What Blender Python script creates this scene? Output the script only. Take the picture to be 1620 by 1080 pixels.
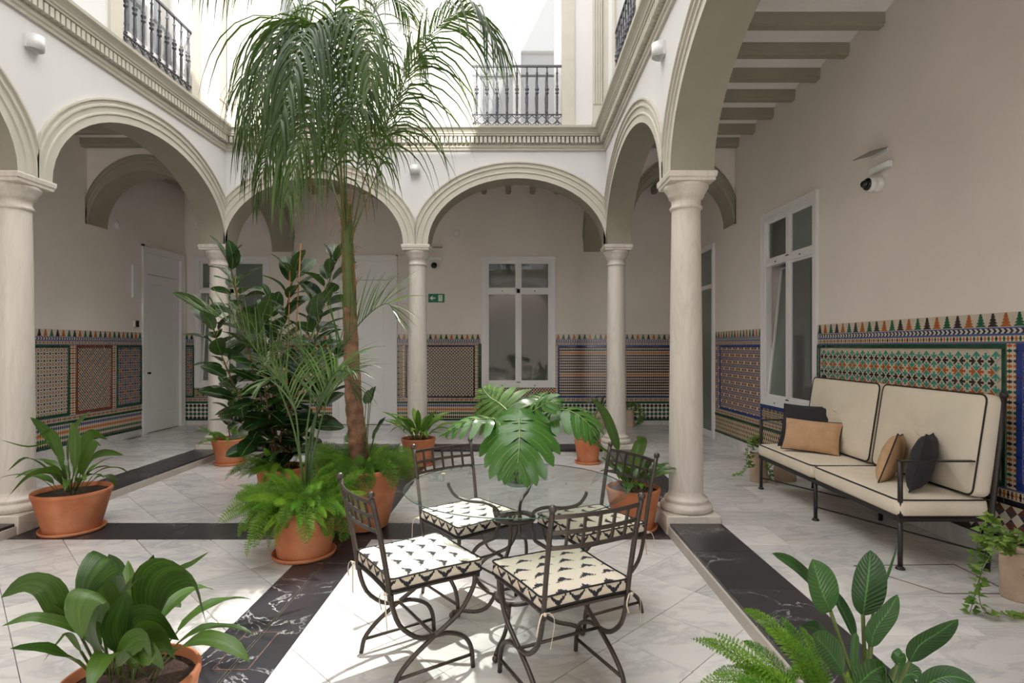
import bpy, math, random
from mathutils import Vector, Matrix, Quaternion
D = bpy.data
for o in list(D.objects): D.objects.remove(o)
C = bpy.context.scene.collection
SC = bpy.context.scene
PI = math.pi
V = Vector
R = random.Random(7)
def rad(a): return a * PI / 180

# ---------------------------------------------------------------- camera, sky, sun, exposure
EYE = 1.45; FPX = 900.0; VX = 815.0; VY = 548.0
cam = D.cameras.new('camera'); co = D.objects.new('camera', cam); C.objects.link(co); SC.camera = co
co.location = (0, 0, EYE); co.rotation_euler = (PI/2, 0, 0)
cam.sensor_width = 36; cam.lens = 36 * FPX / 1620
cam.shift_x = -(VX - 810) / 1620; cam.shift_y = (VY - 540) / 1620
cam.clip_start = 0.05; cam.clip_end = 200
SC.view_settings.view_transform = 'Standard'; SC.view_settings.look = 'None'
SC.view_settings.gamma = 1; SC.view_settings.use_curve_mapping = False
SC.view_settings.exposure = 0.55
w = D.worlds.new('sky'); SC.world = w; w.use_nodes = True
bg = w.node_tree.nodes['Background']
bg.inputs[0].default_value = (1.0, 0.99, 0.978, 1); bg.inputs[1].default_value = 3.0
def lamp(name, kind, energy, loc, direction, color=(1, 1, 1), **kw):
    l = D.lights.new(name, kind); l.energy = energy; l.color = color
    for k, v in kw.items(): setattr(l, k, v)
    o = D.objects.new(name, l); C.objects.link(o); o.location = loc
    o.rotation_euler = V(direction).to_track_quat('-Z', 'Y').to_euler()
    return o
lamp('sun', 'SUN', 6.0, (3, -6, 14), (-0.5, 1.5, -1.0), (1.0, 0.95, 0.87), angle=rad(0.6))
# sunlight thrown down by the tall window opposite, as the bright patches on the floor show
lamp('window_glint', 'SPOT', 4200.0, (0.95, 7.2, 7.3), (-1.85, -4.40, -7.3), (1.0, 0.97, 0.92),
     spot_size=rad(14), spot_blend=0.7, shadow_soft_size=0.05)

# ---------------------------------------------------------------- helpers
def PX(x, y, Y):                       # point at distance Y that the photograph shows at pixel x, y
    return V(((x - VX) * Y / FPX, Y, EYE - (y - VY) * Y / FPX))

def tag(o, label=None, cat=None, group=None, kind=None):
    if label: o['label'] = label
    if cat: o['category'] = cat
    if group: o['group'] = group
    if kind: o['kind'] = kind
    return o
def empty(name, loc=(0, 0, 0), rz=0.0, label=None, cat=None, group=None, kind=None, parent=None):
    o = D.objects.new(name, None); C.objects.link(o); o.location = loc; o.rotation_euler = (0, 0, rz)
    o.empty_display_size = .1
    if parent: o.parent = parent
    return tag(o, label, cat, group, kind)

class MB:
    def __init__(s): s.v = []; s.f = []; s.m = []; s.s = []; s.la = {}
    def add(s, vs, fs, mi=0, sm=False):
        b = len(s.v); s.v += [tuple(p) for p in vs]
        for f in fs: s.f.append(tuple(i + b for i in f)); s.m.append(mi); s.s.append(sm)
        return s
    def box(s, x0, x1, y0, y1, z0, z1, mi=0):
        vs = [(x, y, z) for z in (z0, z1) for y in (y0, y1) for x in (x0, x1)]
        return s.add(vs, [(0, 2, 3, 1), (4, 5, 7, 6), (0, 1, 5, 4), (2, 6, 7, 3), (0, 4, 6, 2), (1, 3, 7, 5)], mi)
    def cbox(s, x0, x1, y0, y1, z0, z1, c=.004, mi=0):     # box with chamfered vertical and top edges
        def ring(e, z): return [(x0+e, y0, z), (x1-e, y0, z), (x1, y0+e, z), (x1, y1-e, z), (x1-e, y1, z), (x0+e, y1, z), (x0, y1-e, z), (x0, y0+e, z)]
        def rin(z): return [(x0+2*c, y0+c, z), (x1-2*c, y0+c, z), (x1-c, y0+2*c, z), (x1-c, y1-2*c, z), (x1-2*c, y1-c, z), (x0+2*c, y1-c, z), (x0+c, y1-2*c, z), (x0+c, y0+2*c, z)]
        rs = [rin(z0), ring(c, z0+c), ring(c, z1-c), rin(z1)]
        return s.rings(rs, mi, False, True, True)
    def rings(s, rs, mi=0, sm=True, cap0=True, cap1=True, closed=True):
        n = len(rs[0]); vs = [p for r in rs for p in r]; fs = []
        for i in range(len(rs) - 1):
            for j in range(n if closed else n - 1):
                k = (j + 1) % n
                fs.append((i*n + j, i*n + k, (i+1)*n + k, (i+1)*n + j))
        s.add(vs, fs, mi, sm); b = len(s.v) - len(vs)
        if cap0: s.f.append(tuple(b + j for j in reversed(range(n)))); s.m.append(mi); s.s.append(False)
        if cap1: s.f.append(tuple(b + (len(rs)-1)*n + j for j in range(n))); s.m.append(mi); s.s.append(False)
        return s
    def lathe(s, prof, n=24, c=(0, 0, 0), mi=0, cap0=True, cap1=True, sx=1, sy=1):
        rs = [[(c[0] + r*sx*math.cos(2*PI*j/n), c[1] + r*sy*math.sin(2*PI*j/n), c[2] + z) for j in range(n)] for r, z in prof]
        return s.rings(rs, mi, True, cap0, cap1)
    def tube(s, pts, r, n=6, mi=0, cap=True, flat=None):
        pts = [V(p) for p in pts]; m = len(pts); rs = []
        rr = r if hasattr(r, '__len__') else [r] * m
        t0 = (pts[1] - pts[0]).normalized()
        a = V((0, 0, 1)) if abs(t0.z) < .9 else V((1, 0, 0))
        nrm = t0.cross(a).normalized()
        for i in range(m):
            t = (pts[min(i+1, m-1)] - pts[max(i-1, 0)])
            if t.length < 1e-9: t = t0.copy()
            t.normalize()
            nrm = (nrm - t * nrm.dot(t)); nrm = nrm.normalized() if nrm.length > 1e-6 else t.orthogonal().normalized()
            b = t.cross(nrm)
            q = flat or 1.0
            rs.append([tuple(pts[i] + (nrm*math.cos(2*PI*j/n + PI/n) + b*math.sin(2*PI*j/n + PI/n)*q) * rr[i]) for j in range(n)])
        return s.rings(rs, mi, n > 4, cap, cap)
    def ball(s, c, r, n=10, mi=0, sz=1):
        k = max(4, n//2 + 1)
        prof = [(max(r*math.sin(PI*i/k), r*.02), -r*math.cos(PI*i/k)*sz) for i in range(k+1)]
        return s.lathe(prof, n, c, mi)
    def prism(s, poly, y0, y1, mi=0, axis='y'):          # poly in (x,z), extruded along y
        n = len(poly)
        if axis == 'y': vs = [(x, y0, z) for x, z in poly] + [(x, y1, z) for x, z in poly]
        else: vs = [(x, z, y0) for x, z in poly] + [(x, z, y1) for x, z in poly]
        fs = [tuple(range(n)), tuple(reversed(range(n, 2*n)))]
        fs += [(j, j+n, (j+1) % n + n, (j+1) % n) for j in range(n)]
        return s.add(vs, fs, mi)
    def mesh(s, name, mats):
        me = D.meshes.new(name); me.from_pydata(s.v, [], s.f)
        if not isinstance(mats, (list, tuple)): mats = [mats]
        for m in mats: me.materials.append(m)
        me.polygons.foreach_set('material_index', s.m); me.polygons.foreach_set('use_smooth', s.s)
        if s.la:
            at = me.attributes.new('leafuv', 'FLOAT_VECTOR', 'POINT')
            buf = [9.0, 0.0, 0.0]*len(s.v)
            for i, (a, b) in s.la.items(): buf[3*i] = a; buf[3*i+1] = b
            at.data.foreach_set('vector', buf)
        me.update(); return me
    def build(s, name, mats, parent=None, **kw):
        return put(name, s.mesh(name, mats), parent, **kw)
def put(name, me, parent=None, loc=None, rot=None, mat=None, label=None, cat=None, group=None, kind=None, scale=None):
    o = D.objects.new(name, me); C.objects.link(o)
    if parent: o.parent = parent
    if mat is not None: o.matrix_local = mat
    if loc is not None: o.location = loc
    if rot is not None: o.rotation_euler = rot
    if scale is not None: o.scale = scale
    return tag(o, label, cat, group, kind)
def uvxz(o):                          # metres in the object's own x, z as texture coordinates
    me = o.data; uv = me.uv_layers.new(name='UVMap')
    for l in me.loops:
        p = me.vertices[l.vertex_index].co; uv.data[l.index].uv = (p.x, p.z)
    return o
def spline(pts, n):
    P = [V(p) for p in pts]
    if len(P) < 3: return [P[0].lerp(P[-1], i/(n-1)) for i in range(n)]
    P = [P[0]*2 - P[1]] + P + [P[-1]*2 - P[-2]]; out = []; m = len(P) - 3
    for i in range(n):
        t = i/(n-1)*m; k = min(int(t), m-1); t -= k
        a, b, c, d = P[k:k+4]
        out.append(.5*((2*b) + (c-a)*t + (2*a-5*b+4*c-d)*t*t + (3*b-3*c+d-a)*t**3))
    return out

# ---------------------------------------------------------------- node helpers
class N:
    def __init__(s, T, k): s.T = T; s.k = k
    def _b(s, op, o=None, o2=None):
        n = s.T.nodes.new('ShaderNodeMath'); n.operation = op
        for i, q in enumerate((s, o, o2)):
            if q is None: continue
            if isinstance(q, N): s.T.links.new(q.k, n.inputs[i])
            else: n.inputs[i].default_value = q
        return N(s.T, n.outputs[0])
    def __add__(s, o): return s._b('ADD', o)
    def __sub__(s, o): return s._b('SUBTRACT', o)
    def __mul__(s, o): return s._b('MULTIPLY', o)
    def __truediv__(s, o): return s._b('DIVIDE', o)
    def __lt__(s, o): return s._b('LESS_THAN', o)
    def __gt__(s, o): return s._b('GREATER_THAN', o)
    def fr(s): return s._b('FRACT')
    def fl(s): return s._b('FLOOR')
    def ab(s): return s._b('ABSOLUTE')
    def mn(s, o): return s._b('MINIMUM', o)
    def mx(s, o): return s._b('MAXIMUM', o)
    def md(s, o): return s._b('FLOORED_MODULO', o)
    def hyp(s, o): return (s*s + o*o)._b('SQRT')
def newmat(name):
    m = D.materials.new(name); m.use_nodes = True; T = m.node_tree
    return m, T, T.nodes['Principled BSDF']
def lin(c):
    return tuple(((x/255)/12.92 if x/255 <= .04045 else ((x/255+.055)/1.055)**2.4) for x in c) + (1,)
def mixc(T, fac, a, b):
    n = T.nodes.new('ShaderNodeMix'); n.data_type = 'RGBA'
    for s, q in ((0, fac), (6, a), (7, b)):
        if isinstance(q, N): T.links.new(q.k, n.inputs[s])
        elif hasattr(q, 'links'): T.links.new(q, n.inputs[s])
        else: n.inputs[s].default_value = q
    return n.outputs[2]
def coords(T, kind='Object', scale=(1, 1, 1)):
    tc = T.nodes.new('ShaderNodeTexCoord'); mp = T.nodes.new('ShaderNodeMapping'); mp.inputs['Scale'].default_value = scale
    T.links.new(tc.outputs[kind], mp.inputs[0]); return mp
def noise(T, vec, scale, detail=4, rough=.55, dist=0):
    n = T.nodes.new('ShaderNodeTexNoise'); n.inputs['Scale'].default_value = scale; n.inputs['Detail'].default_value = detail
    n.inputs['Roughness'].default_value = rough; n.inputs['Distortion'].default_value = dist
    if vec: T.links.new(vec, n.inputs['Vector'])
    return n
def ramp(T, sock, stops):
    n = T.nodes.new('ShaderNodeValToRGB'); e = n.color_ramp.elements
    while len(e) < len(stops): e.new(.5)
    for i, (p, c) in enumerate(stops): e[i].position = p; e[i].color = c if len(c) == 4 else c + (1,)
    T.links.new(sock, n.inputs[0]); return n.outputs[0]
def bump(T, B, sock, strength, dist=.01):
    n = T.nodes.new('ShaderNodeBump'); n.inputs['Strength'].default_value = strength; n.inputs['Distance'].default_value = dist
    T.links.new(sock, n.inputs['Height']); T.links.new(n.outputs[0], B.inputs['Normal'])
def simple(name, c, rough=.5, metal=0, var=.06, scale=6, bmp=0, bscale=60, spec=None, coord='Object', coat=0):
    m, T, B = newmat(name); c = lin(c)
    mp = coords(T, coord)
    nz = noise(T, mp.outputs[0], scale)
    lo = tuple(x*(1-var) for x in c[:3]) + (1,); hi = tuple(min(1, x*(1+var)) for x in c[:3]) + (1,)
    T.links.new(ramp(T, nz.outputs[0], [(.3, lo), (.7, hi)]), B.inputs['Base Color'])
    B.inputs['Roughness'].default_value = rough; B.inputs['Metallic'].default_value = metal
    if spec is not None: B.inputs['Specular IOR Level'].default_value = spec
    if coat: B.inputs['Coat Weight'].default_value = coat; B.inputs['Coat Roughness'].default_value = .08
    if bmp:
        n2 = noise(T, mp.outputs[0], bscale, 3); bump(T, B, n2.outputs[0], bmp, .004)
    return m
M = {}
M['white'] = simple('white_limewash', (214, 213, 212), .85, var=.02, scale=2, bmp=.25, bscale=25)
M['plaster'] = simple('warm_plaster', (234, 225, 217), .9, var=.05, scale=1.1, bmp=.3, bscale=18)
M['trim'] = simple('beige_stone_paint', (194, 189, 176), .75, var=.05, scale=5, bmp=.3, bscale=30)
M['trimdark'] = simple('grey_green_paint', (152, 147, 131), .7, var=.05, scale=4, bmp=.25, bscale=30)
M['ceil'] = simple('ceiling_plaster', (238, 235, 232), .9, var=.03, scale=2, bmp=.2, bscale=15)
M['door'] = simple('white_lacquer', (236, 235, 233), .35, var=.01)
M['frame'] = simple('white_window_frame', (232, 231, 230), .3, var=.01)
M['iron'] = simple('black_iron', (52, 48, 46), .42, .35, var=.15, scale=30)
M['bronze'] = simple('dark_bronze_iron', (84, 77, 72), .38, .6, var=.1, scale=30)
M['railing'] = simple('grey_railing_iron', (74, 74, 80), .4, .4, var=.15, scale=30)
M['terra'] = None
M['cloth'] = simple('cream_canvas', (232, 220, 200), .9, var=.03, scale=8, bmp=.5, bscale=400)
M['piping'] = simple('black_piping', (30, 28, 30), .7)
M['blackcloth'] = simple('black_linen', (48, 48, 52), .95, var=.15, scale=120, bmp=.5, bscale=500)
M['tan'] = simple('tan_suede', (196, 158, 122), .95, var=.1, scale=14, bmp=.3, bscale=300)
M['tie'] = simple('cream_ribbon', (226, 212, 190), .9)
M['soil'] = simple('potting_soil', (62, 46, 38), 1, var=.6, scale=90, bmp=1, bscale=120)
M['bark'] = simple('palm_bark', (132, 98, 76), .9, var=.7, scale=11, bmp=1, bscale=50)
M['stem'] = simple('green_stem', (88, 104, 52), .5, var=.15, scale=12)
M['ficusstem'] = simple('ficus_stem', (104, 72, 52), .7, var=.2, scale=20)
M['bamboo'] = simple('bamboo_stake', (190, 130, 78), .6, var=.15, scale=20)
M['plastic'] = simple('white_plastic', (225, 224, 222), .35, var=.01)
M['black'] = simple('black_plastic', (18, 18, 20), .25, var=.05)
M['sage'] = simple('beige_clay', (190, 165, 146), .9, var=.13, scale=9, bmp=.8, bscale=40)
M['steel'] = simple('brushed_steel', (150, 146, 140), .35, .8)
M['rust'] = simple('rusty_edge', (112, 84, 70), .7, .2, var=.3, scale=30)
M['signgreen'] = simple('sign_green', (22, 128, 84), .5, var=.02)
M['signwhite'] = simple('sign_white', (235, 240, 235), .5, var=.01)
M['husk'] = simple('dry_palm_fibre', (172, 108, 66), .95, var=.3, scale=30)
M['dryleaf'] = simple('dry_leaf', (196, 160, 96), .8, var=.2, scale=50)
M['grout'] = simple('grout', (188, 180, 170), .95)

def mk_terra():
    m, T, B = newmat('terracotta'); mp = coords(T)
    n1 = noise(T, mp.outputs[0], 3.5, 5); n2 = noise(T, mp.outputs[0], 22, 3)
    c1 = ramp(T, n1.outputs[0], [(.33, lin((186, 106, 68))), (.5, lin((203, 128, 88))), (.68, lin((222, 152, 112)))])
    B.inputs['Roughness'].default_value = .75
    T.links.new(c1, B.inputs['Base Color']); bump(T, B, n2.outputs[0], .25, .004); return m
M['terra'] = mk_terra()
def mk_marble(name, base, dark, amount=.5, scale=1.6, rough=.25, coord='Object', stretch=(1, 1, 1), perobj=.06, warm=None):
    m, T, B = newmat(name); mp = coords(T, coord, stretch)
    oi = T.nodes.new('ShaderNodeObjectInfo')
    cb = T.nodes.new('ShaderNodeCombineXYZ')
    rn = N(T, oi.outputs['Random'])
    T.links.new((rn*37.0).k, cb.inputs[0]); T.links.new((rn*91.0).k, cb.inputs[1]); T.links.new((rn*13.0).k, cb.inputs[2])
    T.links.new(cb.outputs[0], mp.inputs['Location'])
    n1 = noise(T, mp.outputs[0], scale, 6, .6, 1.6); n2 = noise(T, mp.outputs[0], scale*.6, 3, .5, .5)
    n3 = noise(T, mp.outputs[0], scale*5, 5, .7, .6)
    v = N(T, n1.outputs[0]); vein = ((v - .5).ab() * 14.0)._b('MINIMUM', 1.0)
    vein = (vein*-1.0 + 1.0) * N(T, n2.outputs[0]) * amount
    c = mixc(T, vein, lin(base), lin(dark))
    cl = ((N(T, n2.outputs[0]) - .42) * 2.2)._b('MAXIMUM', 0.0) * (amount*.55) + (N(T, n3.outputs[0]) - .5)*.12
    c = mixc(T, cl._b('MAXIMUM', 0.0), c, lin(dark))
    if warm: c = mixc(T, ((N(T, n3.outputs[0]) - .55)*2.0)._b('MAXIMUM', 0.0), c, lin(warm))
    br = (rn - .5) * perobj + 1.0
    mul = T.nodes.new('ShaderNodeVectorMath'); mul.operation = 'SCALE'
    T.links.new(c, mul.inputs[0]); T.links.new(br.k, mul.inputs['Scale'])
    T.links.new(mul.outputs[0], B.inputs['Base Color'])
    B.inputs['Roughness'].default_value = rough
    return m
M['marble'] = mk_marble('white_marble_tile', (217, 214, 210), (162, 162, 167), .8, 1.5, .2, stretch=(1, 2.2, 1), perobj=.14, warm=(222, 212, 198))
M['marblewarm'] = mk_marble('marble_plinth', (222, 214, 202), (170, 160, 150), .5, 3, .4)
M['column'] = mk_marble('column_marble', (218, 210, 200), (160, 150, 140), .35, 4.5, .42, stretch=(1.3, 1.3, .22), perobj=.05, warm=(206, 186, 166))
def mk_black():
    m, T, B = newmat('black_marble'); mp = coords(T)
    oi = T.nodes.new('ShaderNodeObjectInfo'); rn = N(T, oi.outputs['Random']); cb = T.nodes.new('ShaderNodeCombineXYZ')
    T.links.new((rn*50.0).k, cb.inputs[0]); T.links.new((rn*19.0).k, cb.inputs[1]); T.links.new(cb.outputs[0], mp.inputs['Location'])
    n1 = noise(T, mp.outputs[0], 2.6, 6, .6, 1.2); n2 = noise(T, mp.outputs[0], 1.8, 3)
    v = (N(T, n1.outputs[0]) - .5).ab() * 90.0
    vein = (v._b('MINIMUM', 1.0) * -1.0 + 1.0) * (((N(T, n2.outputs[0]) - .5) * 6.0)._b('MAXIMUM', 0.0)._b('MINIMUM', 1.0))
    c = mixc(T, vein, mixc(T, N(T, n2.outputs[0]), lin((34, 33, 36)), lin((58, 57, 62))), lin((190, 188, 188)))
    T.links.new(c, B.inputs['Base Color']); B.inputs['Roughness'].default_value = .3; return m
M['blackmarble'] = mk_black()
def mk_leaf(name, dark, light, rough=.35, transl=.25, back=None, veins=None, tcol=(130, 170, 50)):
    m, T, B = newmat(name); mp = coords(T)
    oi = T.nodes.new('ShaderNodeObjectInfo'); rn = N(T, oi.outputs['Random'])
    nz = noise(T, mp.outputs[0], 7, 3)
    f = (N(T, nz.outputs[0]) - .5) * 1.1 + rn * .9
    c = mixc(T, f._b('MAXIMUM', 0.0)._b('MINIMUM', 1.0), lin(dark), lin(light))
    if back:
        g = T.nodes.new('ShaderNodeNewGeometry'); c = mixc(T, N(T, g.outputs['Backfacing']) * .8, c, lin(back))
    if veins:
        at = T.nodes.new('ShaderNodeAttribute'); at.attribute_name = 'leafuv'
        sp = T.nodes.new('ShaderNodeSeparateXYZ'); T.links.new(at.outputs['Vector'], sp.inputs[0]); u, v = N(T, sp.outputs[0]), N(T, sp.outputs[1])
        if veins == 'long':
            n2 = T.nodes.new('ShaderNodeTexNoise'); n2.inputs['Scale'].default_value = 1; n2.inputs['Detail'].default_value = 2
            cb = T.nodes.new('ShaderNodeCombineXYZ'); T.links.new((u*9.0).k, cb.inputs[0]); T.links.new((v*1.2).k, cb.inputs[1]); T.links.new(cb.outputs[0], n2.inputs['Vector'])
            h = N(T, n2.outputs[0])
        else:
            q = (v*float(veins) - u.ab()*3.2); h = ((q.fr() - .5).ab()*2.0)
        hi = tuple(min(255, x*1.22+12) for x in light)
        c = mixc(T, ((h - .5)*2.2)._b('MAXIMUM', 0.0)._b('MINIMUM', .55 if veins == 'long' else .16), c, lin(hi))
        c = mixc(T, (u.ab() < .06) * (.12 if veins == 'long' else .55), c, lin(tuple(min(255, x*1.5+20) for x in light)))
        bump(T, B, h.k, .35, .004)
    T.links.new(c, B.inputs['Base Color']); B.inputs['Roughness'].default_value = rough
    tr = T.nodes.new('ShaderNodeBsdfTranslucent'); T.links.new(mixc(T, .45, c, lin(tcol)), tr.inputs[0])
    mx = T.nodes.new('ShaderNodeMixShader'); mx.inputs[0].default_value = transl
    T.links.new(B.outputs[0], mx.inputs[1]); T.links.new(tr.outputs[0], mx.inputs[2])
    T.links.new(mx.outputs[0], T.nodes['Material Output'].inputs[0]); return m
M['aspi'] = mk_leaf('aspidistra_leaf', (38, 70, 26), (80, 112, 40), .36, .16, veins='long')
M['aspilight'] = mk_leaf('bright_aspidistra_leaf', (60, 106, 32), (116, 152, 52), .4, .25, veins='long')
M['ficus'] = mk_leaf('rubber_leaf', (20, 44, 26), (44, 78, 36), .18, .1, back=(62, 84, 48), veins=16)
M['palm'] = mk_leaf('palm_leaflet', (42, 66, 38), (88, 114, 58), .38, .22)
M['kentia'] = mk_leaf('young_palm_leaflet', (48, 76, 44), (98, 124, 72), .38, .18)
M['fern'] = mk_leaf('asparagus_needles', (90, 148, 36), (156, 198, 62), .6, .35)
M['fernpale'] = mk_leaf('fine_asparagus_needles', (82, 130, 46), (140, 174, 80), .6, .35)
M['monst'] = mk_leaf('monstera_leaf', (22, 58, 32), (42, 86, 40), .25, .12, back=(70, 120, 44))
M['strel'] = mk_leaf('strelitzia_leaf', (30, 64, 34), (54, 94, 44), .33, .12, veins=14)
M['ivy'] = mk_leaf('ivy_leaf', (84, 122, 48), (146, 172, 82), .45, .3)
M['midrib'] = simple('pale_midrib', (142, 162, 92), .5)
def mk_glass(name, tint, rough=0.0):
    m, T, B = newmat(name)
    B.inputs['Base Color'].default_value = tint; B.inputs['Transmission Weight'].default_value = 1
    B.inputs['Roughness'].default_value = rough; B.inputs['IOR'].default_value = 1.45
    return m
def mk_pane(name, c, rough=.03, ior=1.9):
    m, T, B = newmat(name); B.inputs['Base Color'].default_value = lin(c); B.inputs['Roughness'].default_value = rough
    B.inputs['IOR'].default_value = ior; return m
def mk_thin(name, tint, mx=.06):
    m, T, B = newmat(name); T.nodes.remove(B)
    tr = T.nodes.new('ShaderNodeBsdfTransparent'); tr.inputs[0].default_value = tint
    gl = T.nodes.new('ShaderNodeBsdfGlossy'); gl.inputs['Roughness'].default_value = .01
    fr = T.nodes.new('ShaderNodeFresnel'); fr.inputs[0].default_value = 1.45
    ms = T.nodes.new('ShaderNodeMixShader'); gm = T.nodes.new('ShaderNodeNewGeometry'); T.links.new((N(T, fr.outputs[0]) * (N(T, gm.outputs['Backfacing'])*-1.0 + 1.0)).k, ms.inputs[0]); T.links.new(tr.outputs[0], ms.inputs[1]); T.links.new(gl.outputs[0], ms.inputs[2])
    T.links.new(ms.outputs[0], T.nodes['Material Output'].inputs[0]); return m
M['glass'] = mk_thin('clear_glass', (.93, .965, .95, 1)); M['greenglass'] = mk_pane('green_glass_edge', (64, 104, 92), .1, 1.5)
M['pane'] = mk_pane('grey_window_glass', (78, 84, 82)); M['panegreen'] = mk_pane('frosted_green_glass', (112, 124, 116), .12, 1.6)
M['paneup'] = mk_pane('tall_window_glass', (120, 124, 126), .02, 2.3)
M['paneblack'] = mk_pane('dark_lens', (12, 12, 14), .05, 1.6)
# ---------------------------------------------------------------- glazed tile patterns
def pat(name, fn, rough=.22):
    m, T, B = newmat(name)
    tc = T.nodes.new('ShaderNodeTexCoord'); sp = T.nodes.new('ShaderNodeSeparateXYZ')
    T.links.new(tc.outputs['UV'], sp.inputs[0])
    c = fn(T, N(T, sp.outputs[0]), N(T, sp.outputs[1]))
    T.links.new(c, B.inputs['Base Color']); B.inputs['Roughness'].default_value = rough
    return m
CRM = (205, 190, 168); DRK = (48, 34, 32); BRN = (92, 50, 34); ORG = (176, 98, 40); GRN = (28, 84, 58); BLU = (50, 66, 118); TEAL = (46, 128, 118); SKY_ = (70, 104, 150)
def layers(T, base, *ls):
    c = lin(base)
    for msk, col in ls: c = mixc(T, msk, c, lin(col) if isinstance(col, tuple) else col)
    return c
def star(x, y, k=1.0):
    a, b = x.ab(), y.ab()
    return a.mx(b).mn((a + b) * .7071) * k
def cell(q, p, o=.0): return (q / p + o).fr() - .5
def p_starlattice(p, c1, c2, c3, bgc=DRK, linec=CRM):
    def f(T, u, v):
        x, y = cell(u, p), cell(v, p); x2, y2 = cell(u, p, .5), cell(v, p, .5)
        s1, s2 = star(x, y), star(x2, y2)
        d1 = cell(u, p, .5).ab().mn(cell(v, p, .5).ab())
        par = ((u/p).fl() + (v/p).fl()).md(2.0)
        return layers(T, linec, ((s1 > .30) * (s1 < .40), bgc), ((s2 > .15) * (s2 < .2), bgc),
                      (s1 < .17, mixc(T, par, lin(c1), lin(c3))), ((s1 > .21)*(s1 < .25), bgc), (s2 < .1, c2),
                      ((x.ab() < .07) * (y.ab() > .27)*(y.ab() < .42), c2), ((y.ab() < .07) * (x.ab() > .27)*(x.ab() < .42), c2))
    return f
def p_petals(p, dots, pet=BRN):
    def f(T, u, v):
        x, y = cell(u, p), cell(v, p); x2, y2 = cell(u, p, .5), cell(v, p, .5)
        s1 = star(x, y); par = ((u/p).fl() + (v/p).fl()).md(2.0)
        e1 = (x2*x2*26.0 + y*y*110.0) < 1.0; e2 = (x*x*110.0 + y2*y2*26.0) < 1.0
        s2 = star(x2, y2)
        e3 = ((x.ab() - .25)*(x.ab()-.25)*260.0 + (y.ab() - .25)*(y.ab()-.25)*260.0) < 1.0
        return layers(T, CRM, (s2 < .2, pet), (s2 < .14, CRM), (s2 < .08, (88, 84, 104)), (e1, pet), (e2, pet), (e3, pet), (s1 < .16, mixc(T, par, lin(dots[0]), lin(dots[1]))))
    return f
def p_honey(p, cols):
    def f(T, u, v):
        x, y = cell(u, p), cell(v, p); x2, y2 = cell(u, p, .5), cell(v, p, .5)
        a = star(x, y); b = star(x2, y2); i = ((u/p).fl() + (v/p).fl()*2.0).md(3.0); j = (u/p + .5).fl() + (v/p+.5).fl()
        ca = mixc(T, i < .5, mixc(T, i < 1.5, lin(cols[2]), lin(cols[1])), lin(cols[0]))
        return layers(T, CRM, (a < .26, ca), (b < .24, DRK))
    return f
def p_beads(pu, pv, cols, k=3.2, base=CRM):
    def f(T, u, v):
        x, y = cell(u, pu), cell(v, pv); row = (v/pv).fl().md(float(len(cols)))
        c = lin(cols[0])
        for i in range(1, len(cols)): c = mixc(T, (row - i).ab() < .5, c, lin(cols[i]))
        m = (x.ab() * k + y.ab()*1.9) < 1.05
        mm = ((x.ab()*k*.75 + y.ab()*.0) < .75) * (y.ab() < .2)
        return layers(T, base, (m.mx(mm), c))
    return f
def p_vbeads(p, cols, v0, h):          # one row of upright beads between v0 and v0+h
    def f(T, u, v):
        x = cell(u, p); y = (v - v0)/h - .5; i = (u/p).fl().md(float(len(cols)))
        c = lin(cols[0])
        for n in range(1, len(cols)): c = mixc(T, (i - n).ab() < .5, c, lin(cols[n]))
        return layers(T, CRM, (((x.ab() < .22) * (y.ab() < .4)).mx((x.ab() < .38)*(y.ab() < .12)), c), (y.ab() > .47, (86, 98, 130)))
    return f
def p_hbeads(p, cols):
    def f(T, u, v):
        x = cell(v, p); i = (v/p).fl().md(float(len(cols))); c = lin(cols[0])
        for n in range(1, len(cols)): c = mixc(T, (i - n).ab() < .5, c, lin(cols[n]))
        y = cell(u, .045)
        return layers(T, CRM, (((x.ab() < .22) * (y.ab() < .4)).mx((x.ab() < .38)*(y.ab() < .12)), c))
    return f
def p_rope(v0, h):
    def f(T, u, v):
        y = ((v - v0)/h - .5).ab(); x = (u/.04 + y*.9).fr()
        return layers(T, (198, 192, 184), (x < .48, (42, 38, 46)), (y > .42, (72, 92, 150)))
    return f
def p_checker(p, a=(34, 34, 38), b=(208, 204, 190), c=GRN, seam=True):
    def f(T, u, v):
        s, t = (u + v)/(p*1.414), (u - v)/(p*1.414)
        k = (s.fl() + t.fl()).md(2.0); r = ((v/p).fl()).md(2.0)
        return layers(T, b, (k < .5, mixc(T, r, lin(a), lin(c))))
    return f
def p_harl(p, q):
    def f(T, u, v):
        r = (v/q).fl(); x = cell(u + r*(p*.5), p); y = cell(v, q)
        return layers(T, (206, 190, 160), ((x.ab() + y.ab()*.45) < .36, BRN))
    return f
def p_weave(p):
    def f(T, u, v):
        s, t = (u + v)/p, (u - v)/p
        a, b = s.fr() - .5, t.fr() - .5; k = (s.fl() + t.fl()*3.0).md(4.0)
        return layers(T, (214, 205, 184), ((a.ab() < .42)*(b.ab() < .2), DRK), ((b.ab() > .33)*(a.ab() > .3), mixc(T, k < 1.5, lin(BLU), lin(ORG))), ((a.ab() < .16)*(b.ab() < .44), DRK))
    return f
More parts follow.
